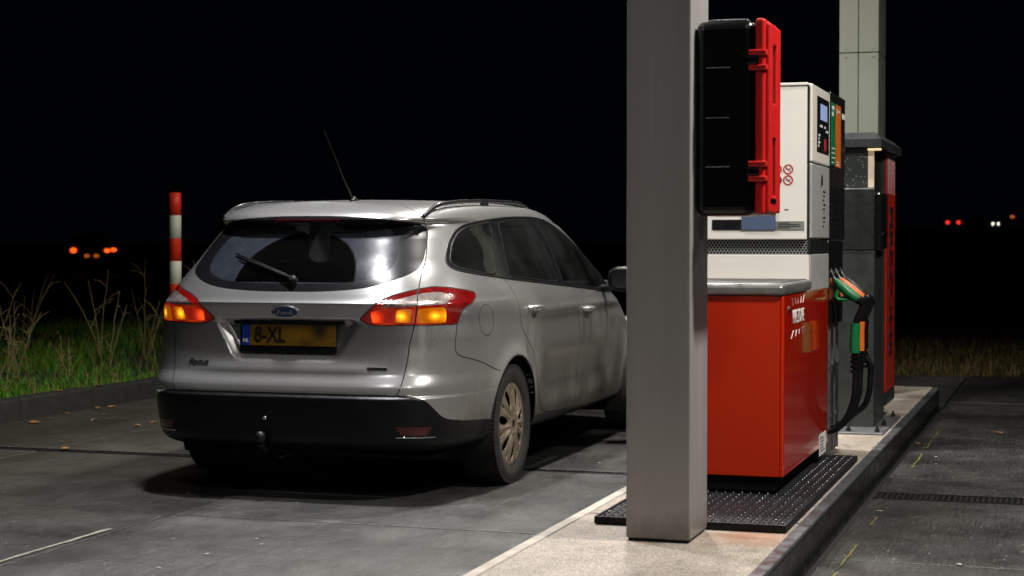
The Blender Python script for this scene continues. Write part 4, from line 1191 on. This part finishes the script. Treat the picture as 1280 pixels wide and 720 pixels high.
def build_pillars():
    p = thing('canopy_pillar', 'square grey canopy pillar nearest the camera with a red and black case', 'pillar', (-1.525, 6.74, .14))
    b = MB(); b.b2((-1.652, 6.585, .150), (-1.400, 6.912, 4.62), .006, 0, 2); part(b, 'cladding', M['pillar'], p)
    b = MB(); b.b2((-1.644, 6.593, .136), (-1.408, 6.904, .1495)); part(b, 'base_shadow_gap', M['dark'], p)
    p = thing('canopy_pillar', 'grey panelled canopy pillar rising behind the payment terminal', 'pillar', (-1.545, 13.4, .14))
    for (z0, z1) in ((.15, 1.0), (1.006, 1.99), (1.996, 2.68), (2.686, 4.62)):
        b = MB(); b.b2((-1.690, 13.2, z0), (-1.553, 13.7, z1), .004); part(b, 'cladding_panel', M['pillar_far'], p)
        b = MB(); b.b2((-1.549, 13.2, z0), (-1.404, 13.7, z1), .004); part(b, 'cladding_panel', M['pillar_far'], p)
    b = MB()
    for z in (2.65, 2.715, 2.02, 2.05):
        for x in (-1.64, -1.44): b.lathe([(.006, 0), (.005, .003), (0, .004)], (x, 13.196, z), 'y', 8)
    part(b, 'rivets', M['steel'], p)

# ---------------------------------------------------------------- extinguisher case on the pillar
def build_case():
    c = thing('extinguisher_case', 'tall black plastic case with red lid fixed to the near pillar', 'case', (-1.27, 6.79, 1.39))
    y0, y1, z0, z1 = 6.635, 6.935, 1.392, 2.135
    b = MB(); b.b2((-1.396, y0, z0), (-1.168, y1, z1), .034, 0, 4); part(b, 'case_body', M['black_case'], c)
    b = MB()
    for z in (1.955, 1.765, 1.578): b.b2((-1.352, y0 - .004, z - .0020), (-1.262, y0 + .01, z + .0020), .001)
    b.b2((-1.35, y0 + .03, z1 - .003), (-1.20, y1 - .03, z1 + .006), .003)
    part(b, 'case_rib', M['case_rib'], c)
    # lid: rounded shell with two long recessed grips
    b = MB(); b.b2((-1.166, y0 + .002, z0 + .004), (-1.128, y1 - .002, z1 + .004), .012, 0, 3); part(b, 'lid', M['red_case'], c)
    b = MB(); xs = -1.112
    ya, yb = y0 + .022, y1 - .022
    # raised face around the recesses
    b.b2((-1.130, ya, z0 + .012), (xs, ya + .075, z1 - .012), .010, 0, 3); b.b2((-1.130, ya + .165, z0 + .012), (xs, yb, z1 - .012), .010, 0, 3)
    for (za, zb) in ((z0 + .012, 1.470), (1.690, 1.825), (2.045, z1 - .012)): b.b2((-1.130, ya + .06, za), (xs - .001, ya + .175, zb), .006, 0, 3)
    part(b, 'lid_face', M['red_case'], c)
    b = MB(); b.b2((-1.1285, ya + .068, 1.468), (-1.1265, ya + .17, 1.692)); b.b2((-1.1285, ya + .068, 1.823), (-1.1265, ya + .17, 2.047)); part(b, 'lid_recess', M['lid_recess'], c)
    for zc in (1.980, 1.560):
        h = empty('lid_catch', (0, 0, zc - 1.39), 0, c); 
        for dz in (.028, -.028):
            b = MB(); b.b2((-1.190, y0 - .012, zc + dz - .011), (-1.120, y0 + .03, zc + dz + .011), .005, 0, 2); o = b.build('catch_arm', M['red_case'], h); o.location = -Vector((-1.27, 6.79, zc))
        b = MB(); b.b2((-1.200, y0 - .014, zc - .016), (-1.150, y0 + .02, zc + .016), .006, 0, 2); o = b.build('catch_lever', M['black_case'], h); o.location = -Vector((-1.27, 6.79, zc))
    for zc in (1.90, 1.63):
        b = MB(); b.lathe([(.016, 0), (.016, .008), (.010, .012), (0, .012)], (-1.127, ya + .098, zc + (.12 if zc > 1.8 else .04)), 'x', 14); part(b, 'lid_knob', M['black_case'], c)
    b = MB(); b.b2((-1.113, ya + .02, 1.452 - .012), (-1.1105, ya + .15, 1.452 + .006), .001); part(b, 'lid_slot', M['black_case'], c)
M['case_rib'] = simple('case_rib_glint', (.16, .16, .165), .35, 0, 0, .6, 60)  # paler grey paints the light glinting along the ribs
M['lid_recess'] = simple('lid_recess_red', (.20, .006, .006), .5)

# ---------------------------------------------------------------- fuel pump
def build_pump():
    p = thing('fuel_pump', 'red and white fuel pump with green, orange and black nozzles', 'fuel pump', (-1.53, 8.6, .18))
    P_ = lambda b, n, m, fix=True: part(b, n, m, p, fix)
    xl, xr = -1.83, -1.235
    b = MB(); b.b2((-1.79, 7.82, .178), (-1.275, 9.22, .255)); P_(b, 'plinth', M['dark'])
    b = MB(); b.b2((xl + .006, 7.785, .256), (xr - .006, 9.225, 1.046)); P_(b, 'cabinet_core', M['dark'])
    b = MB(); b.b2((xl, 7.770, .247), (xr - .016, 7.784, 1.050), .003); P_(b, 'front_panel', M['pump_red'])
    b = MB(); b.b2((xr - .014, 7.772, .247), (xr - .001, 7.800, 1.050), .003); P_(b, 'corner_strip', M['pump_red'])
    b = MB(); b.b2((xr - .005, 7.803, .247), (xr, 9.232, 1.050), .0015); P_(b, 'side_panel', M['pump_red_gloss'])
    b = MB(); b.b2((xl - .005, 7.80, .247), (xl, 9.23, 1.050), .0015); P_(b, 'side_panel', M['term_grey'])
    # logo on the glossy side
    put_text(p, 'FIREZONE', .088, M['white'], name='pump_lettering', loc=(xr + .0012, 8.215, .945), rot=(R(90), 0, R(90)), sx=.86, bold=.0006, depth=.0006, shear=0.0)
    b = MB()
    for (y0, z0, y1, z1) in ((8.05, 1.0, 8.02, 1.035), (8.13, 1.005, 8.11, 1.035), (8.2, 1.005, 8.195, 1.03), (8.28, 1.005, 8.30, 1.035), (8.35, 1.005, 8.39, 1.04), (8.06, .885, 8.0, .85), (8.15, .885, 8.13, .855), (8.24, .885, 8.235, .86), (8.33, .885, 8.36, .855), (8.38, .89, 8.44, .865)):
        b.tube([(xr + .001, y0, z0), (xr + .001, y1, z1)], [.0018, .0008], 4)
    P_(b, 'pump_lettering_rays', M['white'])
    b = MB(); b.b2((xr, 8.930, .205), (xr + .002, 9.165, .312)); P_(b, 'rating_sticker', M['white'])
    b = MB()
    for k in range(5): b.b2((xr + .0021, 8.95, .222 + k * .016), (xr + .0026, 8.95 + rnd.uniform(.06, .19), .228 + k * .016))
    b.b2((xr + .0021, 8.96, .295), (xr + .0026, 8.99, .305)); P_(b, 'sticker_print', M['black'])
    # keyhole
    b = MB(); b.lathe([(.018, 0), (.018, .006), (0, .007)], (xr, 7.93, .985), 'x', 14); P_(b, 'panel_lock', M['black'])
    # tray on the cabinet
    b = MB(); b.b2((xl - .012, 7.755, 1.053), (xr + .008, 8.60, 1.108), .020, 0, 3); P_(b, 'tray', M['tray'])
    b = MB(); b.b2((xl + .02, 7.79, 1.107), (xr - .015, 8.58, 1.1115), .002); P_(b, 'tray_top', M['tray_top'])
    # white column
    b = MB(); b.b2((xl, 8.622, 1.048), (xr - .012, 8.640, 1.228), .003); P_(b, 'lower_front', M['pump_white'])
    b = MB(); b.b2((xl + .004, 8.642, 1.05), (xr - .004, 9.285, 1.228), .003); P_(b, 'lower_column', M['pump_grey'])
    b = MB(); b.b2((xl + .01, 8.635, 1.2285), (xr - .02, 8.66, 1.3015)); P_(b, 'vent_mesh', M['grille'])
    b = MB(); b.b2((xr - .0195, 8.633, 1.2285), (xr - .005, 8.70, 1.3015), .002); b.b2((xl, 8.70, 1.2285), (xr - .008, 9.28, 1.3015), .002); P_(b, 'vent_end', M['term_dark'])
    b = MB(); b.b2((xl, 8.606, 1.302), (xr - .022, 8.630, 2.052), .005, 0, 2); P_(b, 'upper_front', M['pump_white'])
    b = MB(); b.b2((xl + .004, 8.632, 1.304), (xr - .012, 9.28, 2.048), .003); P_(b, 'upper_column', M['dark'])
    b = MB(); b.b2((xl - .004, 8.60, 2.0525), (xr - .015, 9.285, 2.066), .003); P_(b, 'column_lid', M['pump_white'])
    # side: display door above, plain door below
    y0, y1 = 8.640, 9.275
    b = MB(); b.b2((xr - .018, y0, 1.683), (xr, y1, 2.064), .006, 0, 2); P_(b, 'display_door', M['pump_white'])
    b = MB(); b.b2((xr - .002, 8.800, 1.738), (xr + .0015, 9.235, 2.018), .001); P_(b, 'display_panel', M['pump_black'])
    b = MB(); b.b2((xr + .0012, 8.920, 1.905), (xr + .0032, 9.150, 1.985), .0008); P_(b, 'display_screen', M['lcd'])
    b = MB()
    for (a, c, z) in ((8.90, 8.99, 1.868), (9.06, 9.11, 1.868), (9.12, 9.2, 1.85)): b.b2((xr + .0016, a, z), (xr + .0022, c, z + .011))
    for k in range(4): b.b2((xr + .0016, 8.84 + k * .004, 1.765 + k * .018), (xr + .0022, 8.87 + .03 * (k % 2), 1.777 + k * .018))
    P_(b, 'display_print', M['white'])
    b = MB(); b.b2((xr + .0016, 9.05, 1.755), (xr + .0022, 9.13, 1.815)); P_(b, 'display_label', M['sign_red'])
    b = MB(); b.b2((xr - .018, y0, 1.308), (xr - .001, y1, 1.676), .006, 0, 2); P_(b, 'plain_door', M['pump_grey'])
    b = MB(); b.lathe([(.014, 0), (.014, .007), (0, .008)], (xr - .001, 8.97, 1.615), 'x', 12); b.b2((xr - .001, 8.955, 1.575), (xr + .006, 8.985, 1.61), .003); P_(b, 'door_lock', M['black'])
    b = MB()
    for k in range(9): b.b2((xr - .0008, 9.03 + .02 * (k % 2), 1.365 + k * .022), (xr - .0002, 9.03 + .04 + .03 * (k % 3), 1.374 + k * .022))
    P_(b, 'door_print', M['term_dark'])
    # grades panel
    b = MB(); b.b2((xr - .05, 9.285, 1.300), (xr + .004, 9.875, 2.076), .006, 0, 2); P_(b, 'grades_panel', M['wet_black'])
    for (a, c, z0, m, nm) in ((9.30, 9.465, 1.695, M['green'], 'green_stripe'), (9.475, 9.675, 1.690, M['orange'], 'orange_stripe')):
        b = MB(); b.b2((xr + .0035, a, z0), (xr + .0065, c, 2.022), .001); P_(b, nm, m)
    b = MB()
    for (a, c, z0, z1) in ((9.31, 9.40, 1.985, 2.005), (9.31, 9.37, 1.95, 1.975), (9.31, 9.44, 1.78, 1.786), (9.31, 9.42, 1.755, 1.761), (9.31, 9.44, 1.73, 1.736), (9.31, 9.40, 1.705, 1.711), (9.50, 9.64, 1.985, 1.993), (9.51, 9.54, 1.975, 2.0), (9.50, 9.60, 1.715, 1.72), (9.50, 9.62, 1.70, 1.705), (9.72, 9.84, 1.96, 1.99)):
        b.b2((xr + .0062, a, z0), (xr + .0072, c, z1))
    P_(b, 'grade_print', M['white'])
    # hose bay
    b = MB(); b.b2((-1.79, 9.245, .150), (-1.285, 9.865, 1.298), .004); P_(b, 'hose_bay', M['pump_black'])
    b = MB(); b.b2((-1.284, 9.29, .845), (xr - .003, 9.865, 1.296), .01); P_(b, 'nozzle_holster', M['pump_black'])
    for (x, y, r) in ((-1.255, 9.31, .013), (-1.260, 9.38, .010), (-1.262, 9.46, .014), (-1.258, 9.56, .011), (-1.262, 9.66, .014), (-1.26, 9.78, .011)):
        b = MB(); b.cyl((x, y, .16), (x, y, .85), r, 10)
        for z in (.35, .62): b.cyl((x, y, z), (x, y, z + .02), r * 1.5, 10)
        P_(b, 'riser_pipe', M['steel'])
    for (y, m) in ((9.375, M['green']), (9.575, M['orange']), (9.765, M['hose'])):
        nz = empty('nozzle', (0, 0, 0), 0, p); nz.location = Vector((-1.17, y, 1.03)) - Vector(p.location)
        wl_ = Vector((-1.17, y, 1.03))
        def NB(b, n_, mm): o = b.build(n_, mm, nz); o.location = -wl_; return o
        b = MB(); b.tube([(-1.268, y, 1.20), (-1.245, y, 1.148), (-1.222, y, 1.10), (-1.200, y, 1.068)], [.010, .011, .012, .013], 12); NB(b, 'spout', M['spout'])
        # body: a fat barrel, a grip that bends down and a guard round the lever
        b = MB(); b.tube([(-1.215, y, 1.090), (-1.195, y, 1.068), (-1.165, y, 1.040), (-1.130, y, 1.010), (-1.100, y, .990), (-1.085, y, .978)], [.014, .022, .027, .027, .024, .018], 14)
        b.tube([(-1.195, y, 1.045), (-1.215, y, 1.005), (-1.200, y, .985), (-1.160, y, .985), (-1.125, y, .990)], [.012, .011, .010, .010, .012], 8)
        NB(b, 'nozzle_body', m)
        b = MB(); b.tube([(-1.098, y, .988), (-1.075, y, .972), (-1.068, y, .958), (-1.078, y, .940)], [.024, .024, .020, .018], 12); NB(b, 'swivel', M['white_cap'])
        b = MB(); b.tube([(-1.200, y + .001, 1.02), (-1.185, y, .998), (-1.155, y, 1.0)], [.006, .006, .005], 6); NB(b, 'trigger', M['black'])
        hs = MB(); bulge = .035 if m is M['hose'] else 0.0
        pts = [(-1.074, y, .945), (-1.086, y, .915), (-1.102, y, .88), (-1.112, y, .80), (-1.112, y, .70), (-1.106 + bulge, y - .005, .60), (-1.108 + bulge, y - .02, .50), (-1.128 + bulge, y - .03, .41), (-1.165, y - .035, .34), (-1.215, y - .035, .295), (-1.275, y - .03, .285), (-1.335, y - .02, .30)]
        pp = np.array(pts); t = np.linspace(0, len(pp) - 1, 60); pts2 = np.stack([pchip(np.arange(len(pp)), pp[:, k], t) for k in range(3)], 1)
        hs.tube(pts2.tolist(), .0165, 12); part(hs, 'hose', M['hose'], p)
        sl = MB(); sl.tube([(-1.108, y, .862), (-1.112, y, .80)], .026, 16); sl.tube([(-1.1125, y, .798), (-1.112, y, .705)], .0275, 16)
        part(sl, 'hose_sleeve', m, p)
        sl = MB()
        for z in (.69, .665, .64, .615): sl.cyl((-1.1115, y, z), (-1.111, y, z - .014), .024, 14)
        part(sl, 'hose_collar', M['hose'], p)
    # prohibition signs
    def sign(x, z, fill):
        s = MB(); n = 28; r0, r1 = .0185, .0245
        yy = 8.6045
        v = [(x + r * math.cos(2*math.pi*k/n), yy, z + r * math.sin(2*math.pi*k/n)) for r in (r0, r1) for k in range(n)]
        s.add(v, [(k, (k+1) % n, n+(k+1) % n, n+k) for k in range(n)])
        a = R(-45); dx, dz = math.cos(a), math.sin(a); w = .0022
        s.add([(x - dx*r0 - dz*w, yy, z - dz*r0 + dx*w), (x + dx*r0 - dz*w, yy, z + dz*r0 + dx*w), (x + dx*r0 + dz*w, yy, z + dz*r0 - dx*w), (x - dx*r0 + dz*w, yy, z - dz*r0 - dx*w)], [(0, 1, 2, 3)])
        P_(s, 'warning_sign', M['sign_red'] if not fill else M['black'], False)
        s = MB()
        if fill:
            s.add([(x + .017 * math.cos(t), 8.6049, z + .017 * math.sin(t)) for t in np.linspace(0, 6.28, 20)[:-1]], [tuple(range(19))])
        else:
            s.add([(x - .010, 8.6049, z - .002), (x + .006, 8.6049, z - .002), (x + .006, 8.6049, z + .002), (x - .010, 8.6049, z + .002)], [(0, 1, 2, 3)])
            s.add([(x + .007, 8.6049, z), (x + .012, 8.6049, z), (x + .011, 8.6049, z + .010), (x + .008, 8.6049, z + .008)], [(0, 1, 2, 3)])
        P_(s, 'sign_print', M['black'], False)
    for x in (-1.402, -1.347):
        for z in (1.645, 1.592): sign(x, z, x < -1.38 and z < 1.6)
    b = MB(); b.b2((-1.722, 8.603, 1.350), (-1.576, 8.607, 1.400)); P_(b, 'black_label', M['pump_black'])
    b = MB(); b.b2((-1.404, 8.603, 1.350), (-1.268, 8.607, 1.392)); P_(b, 'grey_label', M['grey_label'])
    b = MB()
    for k in range(4): b.b2((-1.395 + .0 * k, 8.6022, 1.358 + k * .008), (-1.395 + rnd.uniform(.05, .11), 8.603, 1.361 + k * .008))
    b.b2((-1.365, 8.6054, 1.445), (-1.345, 8.607, 1.450)); P_(b, 'label_print', M['black'])
    b = MB(); b.b2((-1.574, 8.600, 1.349), (-1.406, 8.6055, 1.47), .002); P_(b, 'blue_towel', M['cloth'])
M['white_cap'] = simple('dark_swivel', (.03, .03, .032), .2, .8)
M['grey_label'] = simple('grey_label', (.20, .21, .19), .5)

def build_spill_tray():
    t = thing('spill_tray', 'black studded metal tray on the island around the pump base', 'tray', (-1.48, 8.1, .14))
    b = MB(); b.b2((-1.868, 6.935, .1405), (-1.090, 9.30, .158), .003)
    b.b2((-1.872, 6.928, .1415), (-1.086, 6.94, .172), .003); b.b2((-1.872, 9.295, .1415), (-1.086, 9.307, .172), .003); b.b2((-1.0975, 6.94, .1415), (-1.086, 9.295, .172), .003); b.b2((-1.872, 6.94, .1415), (-1.8605, 9.295, .172), .003)
    part(b, 'tray_frame', M['tray_black'], t)
    rows = np.arange(-1.838, -1.10, .0385)
    for x in rows:
        r = MB(); r.b2((x - .0178, 6.945, .156), (x + .0178, 9.29, .1685), .002, 0, 1); part(r, 'tray_plank', M['tray_black'], t)
    s = MB()
    for x in rows:
        for y in np.arange(6.97, 9.28, .072):
            if -1.81 < x < -1.25 and 7.80 < y < 9.24: continue
            k = 6; v = [(x + .0054 * math.cos(2*math.pi*j/k), y + .0054 * math.sin(2*math.pi*j/k), .1682) for j in range(k)] + [(x + .0042 * math.cos(2*math.pi*j/k), y + .0042 * math.sin(2*math.pi*j/k), .1760) for j in range(k)] + [(x, y, .1775)]
            s.add(v, [(j, (j+1) % k, k+(j+1) % k, k+j) for j in range(k)] + [(k+j, k+(j+1) % k, 2*k) for j in range(k)], 0, True)
    tag(part(s, 'tray_studs', M['stud'], t), kind='stuff')
M['tray_black'] = simple('wet_black_tray', (.006, .006, .007), .55, 0, 0, .4, 20, .1, 0, 150, .25)
M['stud'] = simple('worn_stud', (.12, .12, .135), .22, .9, 0, .3, 40, .1)

# ---------------------------------------------------------------- payment terminal
def build_terminal():
    p = thing('payment_terminal', 'tall grey payment terminal with red lettered side behind the pump', 'terminal', (-1.43, 11.4, .15))
    P_ = lambda b, n, m, fix=True: part(b, n, m, p, fix)
    b = MB(); b.b2((-1.76, 10.60, .1405), (-1.090, 11.72, .152), .003); P_(b, 'base_plate', M['steel'])
    for (x, y) in ((-1.13, 10.66), (-1.13, 11.05), (-1.13, 11.62), (-1.72, 10.66), (-1.72, 11.62), (-1.30, 10.66)):
        b = MB(); b.cyl((x, y, .150), (x, y, .172), .016, 6); b.cyl((x, y, .172), (x, y, .190), .008, 8); P_(b, 'anchor_bolt', M['bolt'])
    xr = -1.180
    b = MB(); b.b2((-1.688, 10.935, .152), (xr, 11.40, 1.235), .005); P_(b, 'lower_cabinet', M['term_grey'])
    b = MB(); b.b2((-1.690, 10.928, 1.240), (xr - .002, 10.95, 1.606), .004); P_(b, 'service_door', M['term_dark'])
    b = MB(); b.b2((-1.688, 10.951, 1.236), (xr - .01, 11.40, 1.865)); P_(b, 'upper_cabinet', M['term_dark'])
    b = MB(); b.b2((-1.690, 10.926, 1.608), (xr - .002, 10.950, 1.618), .002); P_(b, 'ledge', M['tray'])
    b = MB(); b.b2((-1.690, 10.930, 1.622), (xr - .046, 10.950, 1.862), .003); P_(b, 'window', M['wet_glass'])
    b = MB(); b.b2((xr - .043, 10.930, 1.620), (xr - .006, 10.950, 1.845), .003); P_(b, 'light_strip', M['strip_lit'])
    b = MB(); b.b2((xr - .040, 10.88, 1.845), (xr + .04, 10.925, 1.858), .003); P_(b, 'cap_lamp', M['lamp_lit'])
    # card reader housing on the lane side
    b = MB(); b.b2((xr - .03, 10.97, 1.24), (xr + .035, 11.36, 1.600), .02, 0, 3); P_(b, 'card_reader', M['pump_black'])
    b = MB(); b.b2((xr + .034, 11.05, 1.33), (xr + .042, 11.20, 1.345), .003); P_(b, 'card_slot', M['chrome'])
    b = MB(); b.b2((-1.688, 11.405, .160), (xr + .004, 11.50, 1.862), .004); P_(b, 'side_frame', M['term_grey'])
    b = MB(); b.b2((-1.688, 11.505, .235), (xr - .005, 12.075, 1.862), .004); P_(b, 'rear_cabinet', M['term_dark'])
    b = MB(); b.b2((xr - .0045, 11.512, .315), (xr + .012, 12.075, 1.860), .004); P_(b, 'red_panel', M['term_red'])
    b = MB(); b.b2((xr - .0045, 11.512, .232), (xr + .014, 12.078, .312), .004); P_(b, 'red_panel_foot', M['term_dark'])
    b = MB()
    for k in range(5):
        y = 11.56 + k * .10
        b.add([(xr + .0128, y, 1.855), (xr + .0128, y + .035, 1.855), (xr + .0128, y + .055, 1.60), (xr + .0128, y + .035, 1.60)], [(0, 1, 2, 3)])
    P_(b, 'panel_stripes', M['white'], False)
    put_text(p, 'FIREZONE', .30, M['black'], name='terminal_lettering', loc=(xr + .0132, 11.80, 1.03), rot=(R(90), R(90), R(90)), sx=.72, bold=.012, depth=.0006)
    # cap
    b = MB(); z0, z1, z2 = 1.866, 1.915, 1.958
    lo = [(-1.735, 10.875), (-1.138, 10.875), (-1.138, 12.18), (-1.735, 12.18)]; hi = [(-1.69, 10.94), (-1.185, 10.94), (-1.185, 12.1), (-1.69, 12.1)]
    v = [(*q, z0) for q in lo] + [(*q, z1) for q in lo] + [(*q, z2) for q in hi]
    b.add(v, [(3, 2, 1, 0), (8, 9, 10, 11)] + [(i, (i+1) % 4, 4+(i+1) % 4, 4+i) for i in range(4)] + [(4+i, 4+(i+1) % 4, 8+(i+1) % 4, 8+i) for i in range(4)])
    P_(b, 'cap', M['term_cap'])
M['bolt'] = simple('dark_bolt', (.03, .03, .032), .4, .5)

# ---------------------------------------------------------------- striped post, far cars
def build_post():
    x, y = -7.52, 13.78
    t = thing('marker_post', 'red and white banded post standing behind the left tail light', 'post', (x, y, .1))
    n = 8; h = .2; top = 1.715
    for k in range(n + 1):
        z1 = top - k * h; z0 = max(z1 - h, .05)
        if z1 <= .06: break
        b = MB(); b.lathe([(0, z0), (.0515, z0), (.0515, z1 - .001), (.048 if k == 0 else .0515, z1), (0, z1)], (x, y, 0), 'z', 28)
        part(b, 'red_band' if k % 2 == 0 else 'white_band', M['post_red'] if k % 2 == 0 else M['post_white'], t)

def low_body(name, parent):
    P = car_surface(22, 12, .09); nt, ns, _ = P.shape
    V = P.reshape(-1, 3); F = [(i*ns+j, i*ns+j+1, (i+1)*ns+j+1, (i+1)*ns+j) for i in range(nt-1) for j in range(ns-1)]
    n = len(V); V = np.concatenate([V, V * [-1, 1, 1]]); F = F + [tuple(reversed([q + n for q in f])) for f in F]
    me = bpy.data.meshes.new(name); me.from_pydata(V.tolist(), [], F); me.materials.append(M['far_car']); me.shade_smooth(); me.update()
    return link(bpy.data.objects.new(name, me), parent)

def far_car(label, loc, rz, lamps):
    c = thing('far_car', label, 'car', loc, rz, 'distant cars out in the dark')
    low_body('body', c)
    for yy in (0, 2.648):
        for sd in (1, -1):
            w = MB(); w.lathe([(.18, -.1), (.30, -.1), (.32, -.07), (.32, .07), (.30, .1), (.18, .1)], (sd * .8, yy, .32), 'x', 20); w.build('wheel', M['tyre'], c)
    for (x, y, z, rx, rz_, m, nm, fy) in lamps:
        b = MB(); b.lathe([(1, 0), (.85, .025), (0, .03)], (0, 0, 0), 'y', 18)
        b.v = [(vx * rx + x, vy * fy + y, vz * rz_ + z) for vx, vy, vz in b.v]; b.build(nm, m, c)

def build_far():
    red = emit('far_tail_lamp', (1, .085, .008), 2.2); org = emit('far_orange_lamp', (1, .20, .02), .35)
    red2 = emit('far_red_lamp', (1, .03, .02), 1.6); wht = emit('far_head_lamp', (1, .93, .72), 2.6)
    far_car('distant car with orange red tail lights beyond the left verge', (-37.6, 62, .05), R(31.4),
            [(-.70, -.93, .84, .13, .10, red, 'tail_lamp', -1), (.60, -.93, .83, .12, .075, red, 'tail_lamp', -1), (.84, -.80, .86, .13, .075, red, 'tail_lamp', -1), (-.18, -1.0, .62, .11, .075, org, 'plate_lamp', -1), (.18, -1.0, .62, .11, .075, org, 'plate_lamp', -1)])
    # a low dike carries a road far to the right
    d = MB(); a = [(-60, 262), (60, 222), (190, 180)]
    prof = [(-14, -.2), (-5, 2.7), (5, 2.7), (14, -.2)]; v = []
    for (x, y) in a:
        for (o, z) in prof: v.append((x + o * .3, y + o * .95, z))
    d.add(v, [(i*4+j, i*4+j+1, (i+1)*4+j+1, (i+1)*4+j) for i in range(2) for j in range(3)]); tag(d.build('dike', M['soil']), kind='structure')
    def at(u, dd):
        lat = (u - 640) / 2200 * dd; th = R(17.8)
        return (math.cos(th) * lat - math.sin(th) * dd, math.sin(th) * lat + math.cos(th) * dd)
    x, y = at(1191, 228)
    far_car('distant car on the dike showing two red tail lights', (x, y, 2.72), math.atan2(-x, y),
            [(-.68, -.93, .85, .24, .22, red2, 'tail_lamp', -1), (.68, -.93, .85, .24, .22, red2, 'tail_lamp', -1)])
    x, y = at(1216, 238)
    far_car('distant car on the dike coming with two white headlights', (x, y, 2.72), math.atan2(-x, y) + math.pi + R(58),
            [(-.66, 3.45, .72, .26, .22, wht, 'headlight', 1), (.66, 3.45, .72, .26, .22, wht, 'headlight', 1)])
    x, y = at(1265, 240)
    p = thing('beacon_post', 'distant post on the dike with a dim orange lamp', 'post', (x, y, 2.7))
    b = MB(); b.cyl((x, y, 2.5), (x, y, 4.3), .06, 10); part(b, 'post_shaft', M['post_white'], p)
    b = MB(); b.lathe([(0, 4.3), (.25, 4.32), (.29, 4.45), (.25, 4.6), (.15, 4.66), (0, 4.66)], (x, y, 0), 'z', 16); part(b, 'beacon_lamp', emit('far_beacon', (1, .2, .03), .45), p)

# ---------------------------------------------------------------- build everything
build_ground()
build_canopy()
build_pillars()
build_car()
build_pump()
build_spill_tray()
build_case()
build_terminal()
build_post()
build_far()
